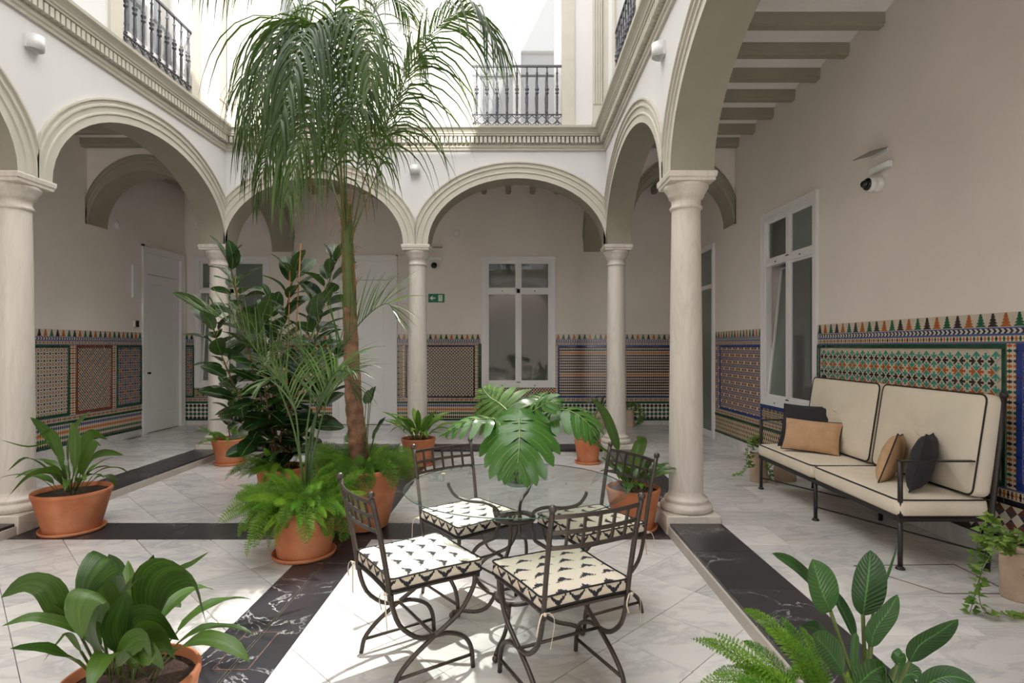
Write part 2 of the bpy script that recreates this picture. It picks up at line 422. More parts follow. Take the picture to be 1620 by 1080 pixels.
P = {
 'petals': pat('tile_petal_lattice', p_petals(.088, ((46, 92, 112), (66, 84, 120)))),
 'honey': pat('tile_honeycomb', p_honey(.042, (BLU, GRN, ORG))),
 'stars': pat('tile_stars', p_starlattice(.105, ORG, (60, 70, 120), BLU, (60, 48, 66))),
 'weave': pat('tile_weave', p_weave(.058)),
 'capsules': pat('tile_capsule_rows', p_beads(.034, .047, [DRK, DRK, (70, 58, 80), DRK, ORG, DRK, DRK, (60, 50, 58)], 1.9)),
 'flowers': pat('tile_flower_grid', p_starlattice(.092, ORG, BRN, (226, 196, 120), (52, 50, 110))),
 'flowers2': pat('tile_blue_flower_grid', p_starlattice(.1, (40, 60, 150), BLU, ORG, (40, 50, 120))),
 'rows': pat('tile_coloured_bead_rows', p_beads(.034, .066, [GRN, ORG, BLU, DRK], 2.3)),
 'checker': pat('tile_small_checker', p_checker(.05)),
 'harl': pat('tile_harlequin', p_harl(.044, .055)),
 'diam': pat('tile_large_diamonds', p_checker(.06, (34, 32, 38), (206, 196, 176), BRN)),
 'rosette': pat('tile_rosette_band', p_starlattice(.094, DRK, ORG, BRN, GRN)),
 'hex': pat('tile_red_green_dots', p_honey(.05, ((168, 60, 36), GRN, (168, 60, 36)))),
 'band': pat('tile_bead_band', p_vbeads(.028, [GRN, ORG, DRK, ORG], 1.48, .04)),
 'bandlow': pat('tile_low_bead_band', p_vbeads(.028, [BRN, ORG, DRK], .50, .06)),
 'bandv': pat('tile_upright_bead_band', p_hbeads(.032, [GRN, ORG, DRK, ORG])),
 'rope': pat('tile_rope_band', p_rope(1.53, .037)),
}
G = {'green': simple('green_glaze', (18, 66, 46), .12, var=.25, scale=8), 'blue': simple('blue_glaze', (36, 56, 122), .12, var=.2, scale=8),
     'brown': simple('brown_glaze', (110, 56, 34), .15, var=.2, scale=8), 'black': simple('black_glaze', (30, 28, 34), .12, var=.2, scale=8),
     'cream': simple('cream_glaze', (204, 192, 174), .2, var=.06, scale=14), 'dark': simple('dark_glaze', (44, 34, 36), .18, var=.1, scale=14),
     'orange': simple('orange_glaze', (168, 92, 40), .18, var=.12, scale=14), 'pgreen': simple('pine_green_glaze', (30, 92, 64), .18, var=.12, scale=14),
     'teal': simple('teal_glaze', (62, 142, 124), .18, var=.2, scale=14)}

# ---------------------------------------------------------------- floors
FZ = .09                                # gallery floor above patio floor
XL, XR, YB, YF = -4.03, 1.375, 7.74, -1.74   # column axes
HW = .17
WL, WB = -5.73, 9.87
def clip(poly, x0, x1, y0, y1):
    def cut(ps, f, g):
        out = []
        for i in range(len(ps)):
            a, b = ps[i-1], ps[i]; fa, fb = f(a), f(b)
            if (fa >= 0) != (fb >= 0):
                t = fa/(fa-fb); out.append((a[0]+(b[0]-a[0])*t, a[1]+(b[1]-a[1])*t))
            if fb >= 0: out.append(b)
        return out
    for f in (lambda p: p[0]-x0, lambda p: x1-p[0], lambda p: p[1]-y0, lambda p: y1-p[1]):
        poly = cut(poly, f, None)
        if len(poly) < 3: return None
    return poly
def area(p): return abs(sum(p[i-1][0]*p[i][1]-p[i][0]*p[i-1][1] for i in range(len(p))))/2
def tile(poly, z, th, mat, parent, name='floor_tile'):
    n = len(poly); cx = sum(p[0] for p in poly)/n; cy = sum(p[1] for p in poly)/n
    if sum(poly[i-1][0]*poly[i][1]-poly[i][0]*poly[i-1][1] for i in range(n)) < 0: poly = poly[::-1]
    e = .0016; top = []
    mb = MB(); rs = []
    for zz, k in ((-th, 0), (-e, 0), (0, e)):
        rs.append([(x-cx - k*(1 if x > cx else -1), y-cy - k*(1 if y > cy else -1), zz) for x, y in poly])
    mb.rings(rs, 0, False, False, True)
    return mb.build(name, mat, parent, loc=(cx, cy, z + R.uniform(-.0004, .0004)))
floor = tag(MB().box(XL-.3, XR+.3, YF-.3, YB+.3, -.12, -.022).build('floor', M['grout']), kind='structure')
MB().box(XL, XR, YF, .98, -.022, 0).build('near_paving', M['marble'], floor)
def diag_tiles(x0, x1, y0, y1, pa, pb, s=.392, g=.0022):
    # squares at 45 degrees; lines X+Y = pa + k*s*sqrt2, Y-X = pb + k*s*sqrt2
    q = s*math.sqrt(2)
    for i in range(-40, 40):
        for j in range(-40, 40):
            a0, a1 = pa + i*q + g, pa + (i+1)*q - g; b0, b1 = pb + j*q + g, pb + (j+1)*q - g
            P4 = [((a-b)/2, (a+b)/2) for a, b in ((a0, b0), (a1, b0), (a1, b1), (a0, b1))]
            c = clip(P4, x0+.002, x1-.002, y0+.002, y1-.002)
            if c and area(c) > .0006: tile(c, 0, .02, M['marble'], floor)
SX0, SX1, SY0, SY1 = -1.475, -1.085, 4.28, 4.68
PX0, PX1, PY1 = XL+HW+.015, XR-HW-.015, YB-HW-.02
diag_tiles(SX1, PX1, .98, SY0, .55, 1.746); diag_tiles(PX0, SX0, .98, SY0, 1.43, 4.34)
diag_tiles(SX1, PX1, SY1, PY1, .35, .2); diag_tiles(PX0, SX0, SY1, PY1, .1, .3)
def strip(x0, x1, y0, y1, z, th, L, along, mat, parent, name):
    a, b = (x0, x1) if along == 'x' else (y0, y1); n = max(1, round((b-a)/L))
    for i in range(n):
        p, q = a + (b-a)*i/n + .001, a + (b-a)*(i+1)/n - .001
        poly = [(p, y0), (q, y0), (q, y1), (p, y1)] if along == 'x' else [(x0, p), (x1, p), (x1, q), (x0, q)]
        tile(poly, z, th, mat, parent, name)
strip(PX0, SX0, SY0, SY1, 0, .02, .6, 'x', M['blackmarble'], floor, 'black_slab')
strip(SX0, SX1, SY0, SY1, 0, .02, .6, 'x', M['blackmarble'], floor, 'black_slab')
strip(SX1, PX1, SY0, SY1, 0, .02, .6, 'x', M['blackmarble'], floor, 'black_slab')
GX = (SX0+SX1)/2
for a, b in ((.98, SY0), (SY1, PY1)):
    strip(SX0, GX-.007, a, b, 0, .02, .45, 'y', M['blackmarble'], floor, 'black_slab')
    strip(GX+.007, SX1, a, b, 0, .02, .45, 'y', M['blackmarble'], floor, 'black_slab')
# drain slot and its framed lid
dr = empty('floor_drain', (GX, 2.72, 0), 0, 'slim slot drain with framed stone lid set in the black marble strip', 'drain')
dm = MB()
for x in (-.0075, .0045): dm.box(x, x+.003, -1.7, 1.5, -.015, .0008)
dm.build('slot_edge', M['steel'], dr)
fr = MB()
for x in (-.082, .078): fr.box(x, x+.004, -.17, .17, -.01, .002)
for y in (-.17, .166): fr.box(-.082, .082, y, y+.004, -.01, .002)
fr.build('lid_frame', M['rust'], dr); 
MB().box(-.076, -.010, -.163, .163, -.01, .0018).build('lid', M['blackmarble'], dr); MB().box(.010, .076, -.163, .163, -.01, .0018).build('lid', M['blackmarble'], dr)

gal = tag(MB().box(WL-.1, XL+.2, YF-1.2, WB+.1, -.1, FZ-.022).box(XR-.2, 3.6, YF-1.2, WB+.1, -.1, FZ-.022).box(WL-.1, 3.6, YB-.17, WB+.1, -.1, FZ-.022)
          .box(XL+.2, XR-.2, YF-1.2, YF+.15, -.1, FZ-.022).build('floor', M['grout']), kind='structure')
def rwx(y): return 3.197 - .0333*y       # right gallery wall
near = MB().box(XR+.21, 3.4, -2.9, 1.4, FZ-.022, FZ).box(WL, XL-.21, -2.9, 1.4, FZ-.022, FZ).box(WL, 3.4, -2.9, YF-.2, FZ-.022, FZ).build('near_paving', M['marble'], gal)
def rows(x0, x1f, ys, wid, ph, maxx=None):
    for k in range(len(ys)-1):
        y0, y1 = ys[k]+.0012, ys[k+1]-.0012; x = x0 - (0 if k % 2 else wid*.5) + ph
        while x < maxx:
            a, b = max(x, x0)+.0012, x+wid-.0012
            yb = x1f(y0), x1f(y1)
            if b > x0+.03 and a < min(yb)-.02:
                tile([(a, y0), (min(b, yb[0]), y0), (min(b, yb[1]), y1), (a, y1)], FZ, .022, M['marble'], gal)
            x += wid
CX1 = XR+.21; CX0 = XL-.21
ys = [1.4, 1.86, 2.268] + [2.678+.4085*i for i in range(13)] + [CY for CY in ()]
ys = [y for y in ys if y < YB+.21-.1] + [YB+.21]
rows(CX1, rwx, ys, .66, -.03, 3.3)
rows(WL, lambda y: CX0, ys, .66, 0, CX0)
ysb = [YB+.21 + (WB-YB-.21)/5*i for i in range(6)]
rows(WL, rwx, ysb, .66, .1, 3.3)
# raised kerb: black slab on a white riser
strip(XR-.185, CX1, 1.4, YB+.21, FZ, .035, .62, 'y', M['blackmarble'], gal, 'black_slab')
strip(CX0, XL+.185, 1.4, YB+.21, FZ, .035, .62, 'y', M['blackmarble'], gal, 'black_slab')
strip(XL+.185, XR-.185, YB-.185, YB+.21, FZ, .035, .62, 'x', M['blackmarble'], gal, 'black_slab')
strip(XR-.178, XR-.15, 1.4, YB-.18, FZ-.036, .056, .62, 'y', M['marble'], gal, 'kerb_riser')
strip(XL+.15, XL+.178, 1.4, YB-.18, FZ-.036, .056, .62, 'y', M['marble'], gal, 'kerb_riser')
strip(XL+.18, XR-.18, YB-.178, YB-.15, FZ-.036, .056, .62, 'x', M['marble'], gal, 'kerb_riser')
MB().box(XR-.185, CX1, YF-.2, 1.4, -.02, FZ).box(CX0, XL+.185, YF-.2, 1.4, -.02, FZ).box(CX0, CX1, YF-.2, YF+.185, -.02, FZ).build('near_kerb', M['blackmarble'], gal)
# access cover on the gallery floor
ac = empty('access_cover', (2.24, 3.43, FZ), 0, 'square marble access cover with thin rusty rim, by the near sofa leg', 'cover')
rim = MB()
def rimbar(p, q, wd=.003): rim.tube([p, q], wd, 4)
c4 = [(-.14, .1, .0012), (.50, .12, .0012), (.50, -.30, .0012), (.12, -.30, .0012)]
for i in range(4): rimbar(c4[i], c4[(i+1) % 4])
rim.build('rim', M['rust'], ac)
MB().prism([(-.13, .09), (.112, -.29), (.49, -.29), (.49, .108)], .0002, .0012, axis='z').build('lid', M['marble'], ac)

# ---------------------------------------------------------------- gallery walls
def wallroot(name, loc, rz):
    return loc, rz
def wall(name, loc, rz, x0, x1, z0, z1, th, ops, mat):
    xs = sorted({x0, x1} | {o[0] for o in ops} | {o[1] for o in ops}); zs = sorted({z0, z1} | {o[2] for o in ops} | {o[3] for o in ops})
    mb = MB()
    for i in range(len(xs)-1):
        for k in range(len(zs)-1):
            cx, cz = (xs[i]+xs[i+1])/2, (zs[k]+zs[k+1])/2
            if any(o[0] < cx < o[1] and o[2] < cz < o[3] for o in ops): continue
            mb.box(xs[i], xs[i+1], 0, th, zs[k], zs[k+1])
    o = mb.build(name, mat, loc=loc, rot=(0, 0, rz)); return tag(o, kind='structure')
RZR = -PI/2 + math.atan(.0333); NR = math.sqrt(1+.0333**2)
def uR(y): return -y*NR                 # right wall: local x from world Y
wB = wall('wall_back', (0, WB, 0), 0, WL-.2, 3.4, 0, 4.6, .3, [(-.50, .615, .82, 2.93), (-5.47, -4.34, .82, 2.93), (-3.09, -2.12, FZ, 2.96)], M['plaster'])
wR = wall('wall_right', (3.197, 0, 0), RZR, uR(WB+.3), 3.2, 0, 4.6, .3, [(uR(6.74), uR(5.72), .85, 2.93), (uR(9.2), uR(8.36), FZ, 2.93)], M['plaster'])
wLt = wall('wall_left', (WL, 0, 0), PI/2, -3.2, WB+.3, 0, 4.6, .3, [(8.80, 9.76, FZ, 2.94)], M['plaster'])
wF = tag(MB().box(-4.4, 1.5, -3.2, -3.0, 0, 4.6).box(1.5, 3.6, -3.2, -3.0, 2.9, 4.6).build('wall_front', M['plaster']), kind='structure')  # unseen wall; end openings added for light, lintel added to stop sun
tag(MB().box(-14, 12, -22, -3.0, -.1, FZ-.001).build('floor', M['marble']), kind='structure')     # unseen paving added behind the viewpoint to bounce light into the galleries

def boxpart(name, par, x0, x1, y0, y1, z0, z1, mat): return uvxz(MB().box(x0, x1, y0, y1, z0, z1).build(name, mat, par))
# crest tiles: a stepped tree on a cream tile
def crest_mesh(mat):
    mb = MB().box(-.0455, .0455, -.014, 0, 0, .092)
    pts = [(-.005, .002)]; w0 = .036; z = .002; L = [(-.036, .004)]
    for i in range(4):
        w1 = .038 - .0078*i; L += [(-w1, .004+.0195*i), (-w1*.86, .012+.0195*i), (-w1*.36, .0225+.0195*i)]
    L += [(-.012, .080), (-.003, .090)]; L = L[1:]
    poly = L + [(-x, zz) for x, zz in reversed(L)]
    mb.prism(poly, -.0165, -.014, 1)
    return mb.mesh('crest_tile', [G['cream'], mat])
CR = [crest_mesh(G[k]) for k in ('pgreen', 'dark', 'orange')]
bt = {}
def border_tile(par, x, z, L, h, col, vert=False):
    key = (round(L, 3), h, col, vert)
    if key not in bt:
        mb = MB()
        a, b = (L/2-.0008, h/2) if not vert else (h/2, L/2-.0008)
        rs = [[(-a, 0, -b), (a, 0, -b), (a, 0, b), (-a, 0, b)], [(-a, -.016, -b), (a, -.016, -b), (a, -.016, b), (-a, -.016, b)],
              [(-a+.003, -.020, -b+.003), (a-.003, -.020, -b+.003), (a-.003, -.020, b-.003), (-a+.003, -.020, b-.003)]]
        mb.rings([r for r in rs], 0, False, False, True); bt[key] = mb.mesh('border_tile', G[col])
    put('border_tile', bt[key], par, loc=(x, 0, z))
def hborder(par, x0, x1, z0, z1, col, L=.16):
    n = max(1, round((x1-x0)/L)); d = (x1-x0)/n
    for i in range(n): border_tile(par, x0+d*(i+.5), (z0+z1)/2, d, round(z1-z0, 4), col)
def vborder(par, x0, x1, z0, z1, col, L=.16):
    n = max(1, round((z1-z0)/L)); d = (z1-z0)/n
    for i in range(n): border_tile(par, (x0+x1)/2, z0+d*(i+.5), d, round(x1-x0, 4), col, True)
def crest(par, x0, x1, k0=0):
    n = round((x1-x0)/.092); d = (x1-x0)/n
    for i in range(n): put('crest_tile', CR[(i+k0) % 3], par, loc=(x0+d*(i+.5), 0, 1.572), scale=(d/.0925, 1, 1))
def top_bands(par, x0, x1, k0=0):
    crest(par, x0, x1, k0)
    boxpart('rope_band', par, x0, x1, -.013, 0, 1.522, 1.572, P['rope'])
    boxpart('bead_band', par, x0, x1, -.012, 0, 1.468, 1.522, P['band'])
def panel(par, x0, x1, z0, z1, pt, col, bw=.03):
    hborder(par, x0, x1, z1-bw, z1, col); hborder(par, x0, x1, z0, z0+bw, col)
    vborder(par, x0, x0+bw, z0+bw, z1-bw, col); vborder(par, x1-bw, x1, z0+bw, z1-bw, col)
    if pt: boxpart('tile_panel', par, x0+bw, x1-bw, -.012, 0, z0+bw, z1-bw, P[pt])
def low_bands(par, x0, x1, pt, zb, col='green', xs=None):
    boxpart('bead_band', par, x0, x1, -.012, 0, .50, .57, P['bandlow'])
    hborder(par, x0, x1, .465, .50, col)
    boxpart('lower_tile_field', par, x0, x1, -.012, 0, zb+.03, .465, P[pt])
    hborder(par, x0, x1, zb, zb+.03, col)
def sep(par, x0, x1, z0=.57, z1=1.468): boxpart('upright_bead_band', par, x0, x1, -.012, 0, z0, z1, P['bandv'])
def base(par, x0, x1, z1): 
    n = max(1, round((x1-x0)/.9)); d = (x1-x0)/n
    for i in range(n): MB().box(x0+d*i+.001, x0+d*(i+1)-.001, -.014, 0, FZ, z1-.001).build('baseboard', M['marble'], par)

# back wall, left of the door, between door and window, right of the window
top_bands(wB, -5.73, -5.56, 0); top_bands(wB, -4.25, -3.16, 1)
panel(wB, -5.73, -5.56, .57, 1.468, None, 'green'); boxpart('tile_panel', wB, -5.70, -5.59, -.012, 0, .6, 1.438, P['stars'])
low_bands(wB, -5.73, -4.25, 'checker', .17); low_bands(wB, -4.25, -3.16, 'rows', .17)
boxpart('sill_tile_band', wB, -5.56, -4.25, -.012, 0, .57, .75, P['rosette'])
panel(wB, -4.21, -3.20, .57, 1.468, 'flowers', 'brown'); sep(wB, -4.25, -4.21); sep(wB, -3.20, -3.16)
top_bands(wB, -2.06, -.60, 1)
boxpart('rosette_band', wB, -2.06, -1.96, -.012, 0, .57, 1.468, P['rosette']); sep(wB, -1.96, -1.90)
panel(wB, -1.90, -.70, .57, 1.468, 'weave', 'black', .022); sep(wB, -.70, -.64)
vborder(wB, -.64, -.58, .74, 1.50, 'green', .2); hborder(wB, -.64, .69, .73, .785, 'green', .25)
boxpart('sill_tile_band', wB, -.64, .69, -.012, 0, .57, .73, P['hex'])
low_bands(wB, -2.06, .69, 'rows', .17)
top_bands(wB, .70, 3.0, 2); sep(wB, .69, .74)
panel(wB, .74, 2.85, .57, 1.468, 'capsules', 'blue'); low_bands(wB, .69, 3.0, 'checker', .17)
base(wB, -5.73, -3.16, .17); base(wB, -2.06, 3.0, .17)
# left wall
top_bands(wLt, -1.0, 8.71, 0); low_bands(wLt, -1.0, 8.71, 'rows', .19); base(wLt, -1.0, 8.71, .19)
for a, b, pt, col in ((4.0, 5.5, 'flowers', 'green'), (5.6, 7.30, 'petals', 'green'), (7.40, 8.07, 'honey', 'brown'), (8.15, 8.71, 'stars', 'green')):
    panel(wLt, a, b, .57, 1.468, pt, col, .035); sep(wLt, b, b+.10 if b < 8 else min(b+.08, 8.71)) if b < 8.6 else None
# right wall
top_bands(wR, uR(8.27), uR(6.82), 0); panel(wR, uR(8.1), uR(6.82), .57, 1.468, 'flowers', 'blue'); boxpart('upright_flower_band', wR, uR(8.27), uR(8.1), -.012, 0, .57, 1.468, P['flowers'])
hborder(wR, uR(6.82), uR(5.64), .72, .785, 'blue', .3); boxpart('sill_tile_band', wR, uR(6.82), uR(5.64), -.012, 0, .57, .72, P['rosette'])
low_bands(wR, uR(8.27), uR(5.64), 'harl', .22); base(wR, uR(8.27), uR(1.0), .22)
top_bands(wR, uR(5.64), uR(1.0), 1)
panel(wR, uR(5.64), uR(3.55), .57, 1.468, None, 'green', .032); sep(wR, uR(3.55), uR(3.48))
panel(wR, uR(3.48), uR(1.0), .57, 1.468, 'flowers2', 'blue', .045)
low_bands(wR, uR(5.64), uR(1.0), 'diam', .22, 'black')
# arrow tiles of the sofa-side panel, each a diamond with an inlaid arrow
def arrow_tile(mat, s=.0352):
    mb = MB(); h = s
    mb.prism([(-h, 0), (0, -h), (h, 0), (0, h)], -.013, 0)
    k = h/.0345
    head = [(0, .031), (.0295, .0015), (.021, -.007), (.0085, .004), (.0085, -.021), (-.0085, -.021), (-.0085, .004), (-.021, -.007), (-.0295, .0015)]
    mb.prism(head, -.0145, -.013, 1)
    return mb.mesh('arrow_tile', [G['cream'], mat])
ARW = {k: arrow_tile(G[k]) for k in ('dark', 'teal', 'orange')}
MB().box(uR(5.60), uR(3.59), -.006, 0, .602, 1.436).build('panel_bed', G['cream'], wR)
rest = MB(); cnt = 0; pw = .0731; ph = .0703
seq = [('orange', 1), ('teal', 0), ('dark', 1), ('teal', 0)]
for k in range(0, 23):
    zc = 1.436 - .012 - k*ph/2; kind, hor = seq[k % 4]
    n = 0; x = uR(3.59) - pw*.5 - (pw/2 if k % 2 == 0 else 0)
    while x > uR(5.60)+.03:
        if hor: ang = PI/2 if n % 2 == 0 else -PI/2
        else: ang = 0 if ((n + k//2) % 2 == 0) else PI
        if zc + .035 < 1.44 and zc-.035 > .60:
            if cnt < 300:
                put('arrow_tile', ARW[kind], wR, loc=(x, 0, zc), rot=(0, ang, 0)); cnt += 1
            else:
                rest.prism([(x-.024, zc), (x, zc-.024), (x+.024, zc), (x, zc+.024)], -.013, 0, {'dark': 0, 'teal': 1, 'orange': 2}[kind])
        n += 1; x -= pw
rest.build('remaining_arrow_tiles', [G['dark'], G['teal'], G['orange']], wR, kind='stuff')

# ---------------------------------------------------------------- windows and doors
def window(name, loc, rz, x0, x1, z0, z1, tilt=None, pane='pane', opaque=None):
    r = empty(name, loc, rz, kind='structure')
    nb = MB(); d = .3
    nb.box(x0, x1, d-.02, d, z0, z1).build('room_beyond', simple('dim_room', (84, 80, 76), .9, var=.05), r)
    f = MB(); t = .07
    f.box(x0-t, x1+t, -.022, 0, z1, z1+t).box(x0-t, x1+t, -.022, 0, z0-t, z0).box(x0-t, x0, -.022, 0, z0, z1).box(x1, x1+t, -.022, 0, z0, z1)
    e = .012
    f.box(x0-t-e, x1+t+e, -.03, -.0, z1+t, z1+t+e).box(x0-t-e, x0-t, -.03, 0, z0-t, z1+t).box(x1+t, x1+t+e, -.03, 0, z0-t, z1+t).box(x0-t-e, x1+t+e, -.03, 0, z0-t-e, z0-t)
    f.build('casing', M['frame'], r)
    zt = z1 - (z1-z0)*.245; xm = (x0+x1)/2
    g = MB(); b = .04
    g.box(x0, x1, -.012, .06, zt-.035, zt+.035).box(xm-.03, xm+.03, -.012, .06, z0, z1)
    g.box(x0, x0+b*.5, -.01, .06, z0, z1).box(x1-b*.5, x1, -.01, .06, z0, z1).box(x0, x1, -.01, .06, z1-b*.5, z1).box(x0, x1, -.01, .06, z0, z0+b*.5)
    g.build('window_frame', M['frame'], r)
    for q, (a, c, u, v) in enumerate(((x0+.02, xm-.03, zt+.035, z1-.02), (xm+.03, x1-.02, zt+.035, z1-.02), (x0+.02, xm-.03, z0+.02, zt-.035), (xm+.03, x1-.02, z0+.02, zt-.035))):
        s = MB(); bb = .024
        ww, hh = c-a, v-u
        s.box(0, ww, .0, .045, 0, bb).box(0, ww, .0, .045, hh-bb, hh).box(0, bb, .0, .045, bb, hh-bb).box(ww-bb, ww, .0, .045, bb, hh-bb)
        tl = tilt is not None and q == tilt
        so = s.build('sash', M['frame'], r, loc=(a, .004, u), rot=(rad(-6) if tl else 0, 0, 0))
        MB().box(bb-.002, ww-bb+.002, .018, .024, bb-.002, hh-bb+.002).build('pane', M[opaque[q] if opaque else pane], so)
        if q >= 2 or True:
            st = MB().box(-.012, .012, -.0, .004, -.006, .006)
            put('drain_cap', st.mesh('drain_cap', M['black']), r, loc=((a+c)/2, -.0265 if q >= 2 else -.0165, (z0-.045) if q >= 2 else zt))
    for z in (zt+.03, z0+.012): MB().box(xm-.03, xm+.03, -.016, -.01, z-.006, z+.006).build('gasket', M['black'], r)
    return r
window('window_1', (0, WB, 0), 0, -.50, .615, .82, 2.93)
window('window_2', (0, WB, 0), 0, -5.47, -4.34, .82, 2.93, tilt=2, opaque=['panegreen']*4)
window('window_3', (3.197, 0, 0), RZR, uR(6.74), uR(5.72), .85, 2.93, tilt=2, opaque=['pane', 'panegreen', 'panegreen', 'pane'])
def door(name, loc, rz, x0, x1, z1, glass=False, knob='left'):
    r = empty(name, loc, rz, kind='structure'); z0 = FZ
    f = MB(); t = .09 if not glass else .06
    f.box(x0-t, x0, -.025, .06, z0, z1+t).box(x1, x1+t, -.025, .06, z0, z1+t).box(x0, x1, -.025, .06, z1, z1+t)
    f.box(x0-t-.015, x0-t+.01, -.032, 0, z0, z1+t+.015).box(x1+t-.01, x1+t+.015, -.032, 0, z0, z1+t+.015).box(x0-t-.015, x1+t+.015, -.032, 0, z1+t-.01, z1+t+.015)
    f.box(x0, x1, .1, .3, z0, z1)
    f.build('door_frame', M['door'], r)
    if glass:
        g = MB(); zt = 2.35
        g.box(x0, x1, 0, .05, zt-.03, zt+.03).box(x0, x0+.05, 0, .05, z0, z1).box(x1-.05, x1, 0, .05, z0, z1).box(x0, x1, 0, .05, z0+.005, z0+.10)
        g.build('door_leaf', M['frame'], r)
        MB().box(x0+.05, x1-.05, .02, .03, z0+.10, zt-.03).build('pane', M['panegreen'], r); MB().box(x0+.05, x1-.05, .02, .03, zt+.03, z1).build('pane', M['panegreen'], r)
        return r
    zt = z1-.33
    tp = MB().box(x0, x1, .02, .06, zt+.008, z1); tp.build('transom_panel', M['door'], r)
    lf = MB(); s = .13; y0, y1 = .02, .06
    a, b, c, d = x0+s, x1-s, z0+.3, zt-.14
    lf.box(x0, a, y0, y1, z0+.012, zt).box(b, x1, y0, y1, z0+.012, zt).box(a, b, y0, y1, z0+.012, c).box(a, b, y0, y1, d, zt).box(a, b, y0+.012, y1, c, d)
    lf.box(a+.02, b-.02, y0+.004, y1, c+.02, d-.02)
    lf.build('door_leaf', M['door'], r)
    MB().box(x0, x1, .018, .02, z0, z0+.010).build('threshold_gap', M['black'], r)
    if knob:
        kx = x0+.06 if knob == 'left' else x1-.06
        k = MB().box(kx-.018, kx+.018, -.03, .02, 1.02, 1.05); k.build('door_handle', M['black'], r)
    return r
door('door_1', (0, WB, 0), 0, -3.06, -2.15, 2.93, knob=None)
door('door_2', (WL, 0, 0), PI/2, 8.83, 9.73, 2.91)
door('door_3', (3.197, 0, 0), RZR, uR(9.17), uR(8.39), 2.9, glass=True)

# ---------------------------------------------------------------- gallery ceilings with beams
BZ = 4.09; BH = .15
def vault_bays(a0, a1, pitch, c0, c1, axis, ph=0, slope=0):
    """plaster vaults between beams; a = coordinate across the beams"""
    mb = MB(); n = int(round((a1-a0)/pitch)); K = 5; beams = []
    for i in range(n):
        p0 = a0 + i*pitch; row = []
        for k in range(K+1):
            a = p0 + pitch*k/K; z = BZ + BH*.62 + .055*math.sin(PI*k/K)
            row.append((a, z))
        for k in range(K):
            (p, z), (q, zz) = row[k], row[k+1]
            if axis == 'x': vs = [(c0, p, z), (c1, p, z), (c1, q, zz), (c0, q, zz)]
            else: vs = [(p, c0, z), (p, c1, z), (q, c1, zz), (q, c0, zz)]
            mb.add(vs, [(0, 1, 2, 3)], 0, True)
    for i in range(n+1): beams.append(a0 + i*pitch)
    mb.box(*((c0, c1, a0, a1) if axis == 'x' else (a0, a1, c0, c1)), BZ+.25, BZ+.4)
    o = tag(mb.build('ceiling', M['ceil']), kind='structure')
    for b in beams:
        w_ = .048; ca, cb = c0+.001, c1-.001
        poly = [(-w_, BZ+BH), (-w_, BZ+.028), (-w_+.012, BZ+.022), (-w_+.012, BZ), (w_-.012, BZ), (w_-.012, BZ+.022), (w_, BZ+.028), (w_, BZ+BH)]
        m = MB()
        if axis == 'x':
            vs = [(ca, b+p, z) for p, z in poly] + [(cb, b+p, z) for p, z in poly]
        else: vs = [(b+p, ca, z) for p, z in poly] + [(b+p, cb, z) for p, z in poly]
        nn = len(poly); m.add(vs, [tuple(range(nn)), tuple(range(nn, 2*nn))[::-1]] + [(j, j+nn, (j+1) % nn+nn, (j+1) % nn) for j in range(nn)])
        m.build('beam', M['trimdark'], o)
    return o
vault_bays(-.9, 8.00, .4684, XR+HW, 3.12, 'x')
vault_bays(-.9, 8.00, .4684, WL, XL-HW, 'x')
vault_bays(WL+.15, WL+.15+.42*21, .42, 8.05, WB, 'y')

# ---------------------------------------------------------------- arches
ZS = 2.81; ZT = 4.07
ARCH_PROF = [(0, 0), (.30, 0), (.34, .012), (.40, .012), (.43, .002), (.64, .004), (.67, .02), (.74, .02), (.78, .008), (.90, .010), (.93, .028), (1.0, .028), (1.0, 0)]
def arch_bay(name, loc, rz, half, apex_in=3.69, seg=28, ztop=ZT, th=HW*2, moulded=(True, False), par=None, wallmat='white', cut=None, proj=.0, trimmat='trim', ai=None, cl=0, cr=0):
    """one arch between two column axes; local x along, local y=0 centre, -y side faces the patio"""
    ai = ai or half - .165; bi = apex_in - ZS; ao = half + .065; bo = bi + .215
    def pt(t, ph):
        a = ai + (ao-ai)*t; b = bi + (bo-bi)*t
        return (max(-half+cl, min(half-cr, a*math.cos(ph))), ZS + b*math.sin(ph))
    phs = [PI*i/seg for i in range(seg+1)]
    root = empty(name, loc, rz, kind='structure') if par is None else empty(name, loc, rz, parent=par)
    wl = MB()
    for side, sg in ((0, -1), (1, 1)):
        y = sg*th/2; base_t = 1.0
        for i in range(seg):
            (xa, za), (xb, zb) = pt(1, phs[i]), pt(1, phs[i+1])
            if abs(xa-xb) < 1e-5: continue
            wl.add([(xa, y, za), (xb, y, zb), (xb, y, ztop), (xa, y, ztop)], [(0, 1, 2, 3)], 0 if side == 0 else 1)
    wl.build('spandrel', [M[wallmat], M['plaster']], root)
    ar = MB()
    for side, sg in ((0, -1), (1, 1)):
        prof = ARCH_PROF if moulded[side] else [(0, 0), (1, 0)]
        rs = [[(pt(t, p)[0], sg*(th/2 + d), pt(t, p)[1]) for p in phs] for t, d in prof]
        ar.rings(rs, 0, False, False, False, closed=False)
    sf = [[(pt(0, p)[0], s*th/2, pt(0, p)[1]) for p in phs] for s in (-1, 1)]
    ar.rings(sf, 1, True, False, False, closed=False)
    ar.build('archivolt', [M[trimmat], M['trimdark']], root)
    return root
HB = (XR-XL)/4                           # half bay at the back
HS = 3.16/2
for k, cx in enumerate((XL+HB, XR-HB)):
    arch_bay('wall_patio_back', (cx, YB, 0), 0, HB, cl=.166*(k == 0), cr=.166*(k == 1))
    arch_bay('wall_patio_front', (cx, YF, 0), PI, HB)
YC = [YB, 4.58, 1.30, YF]
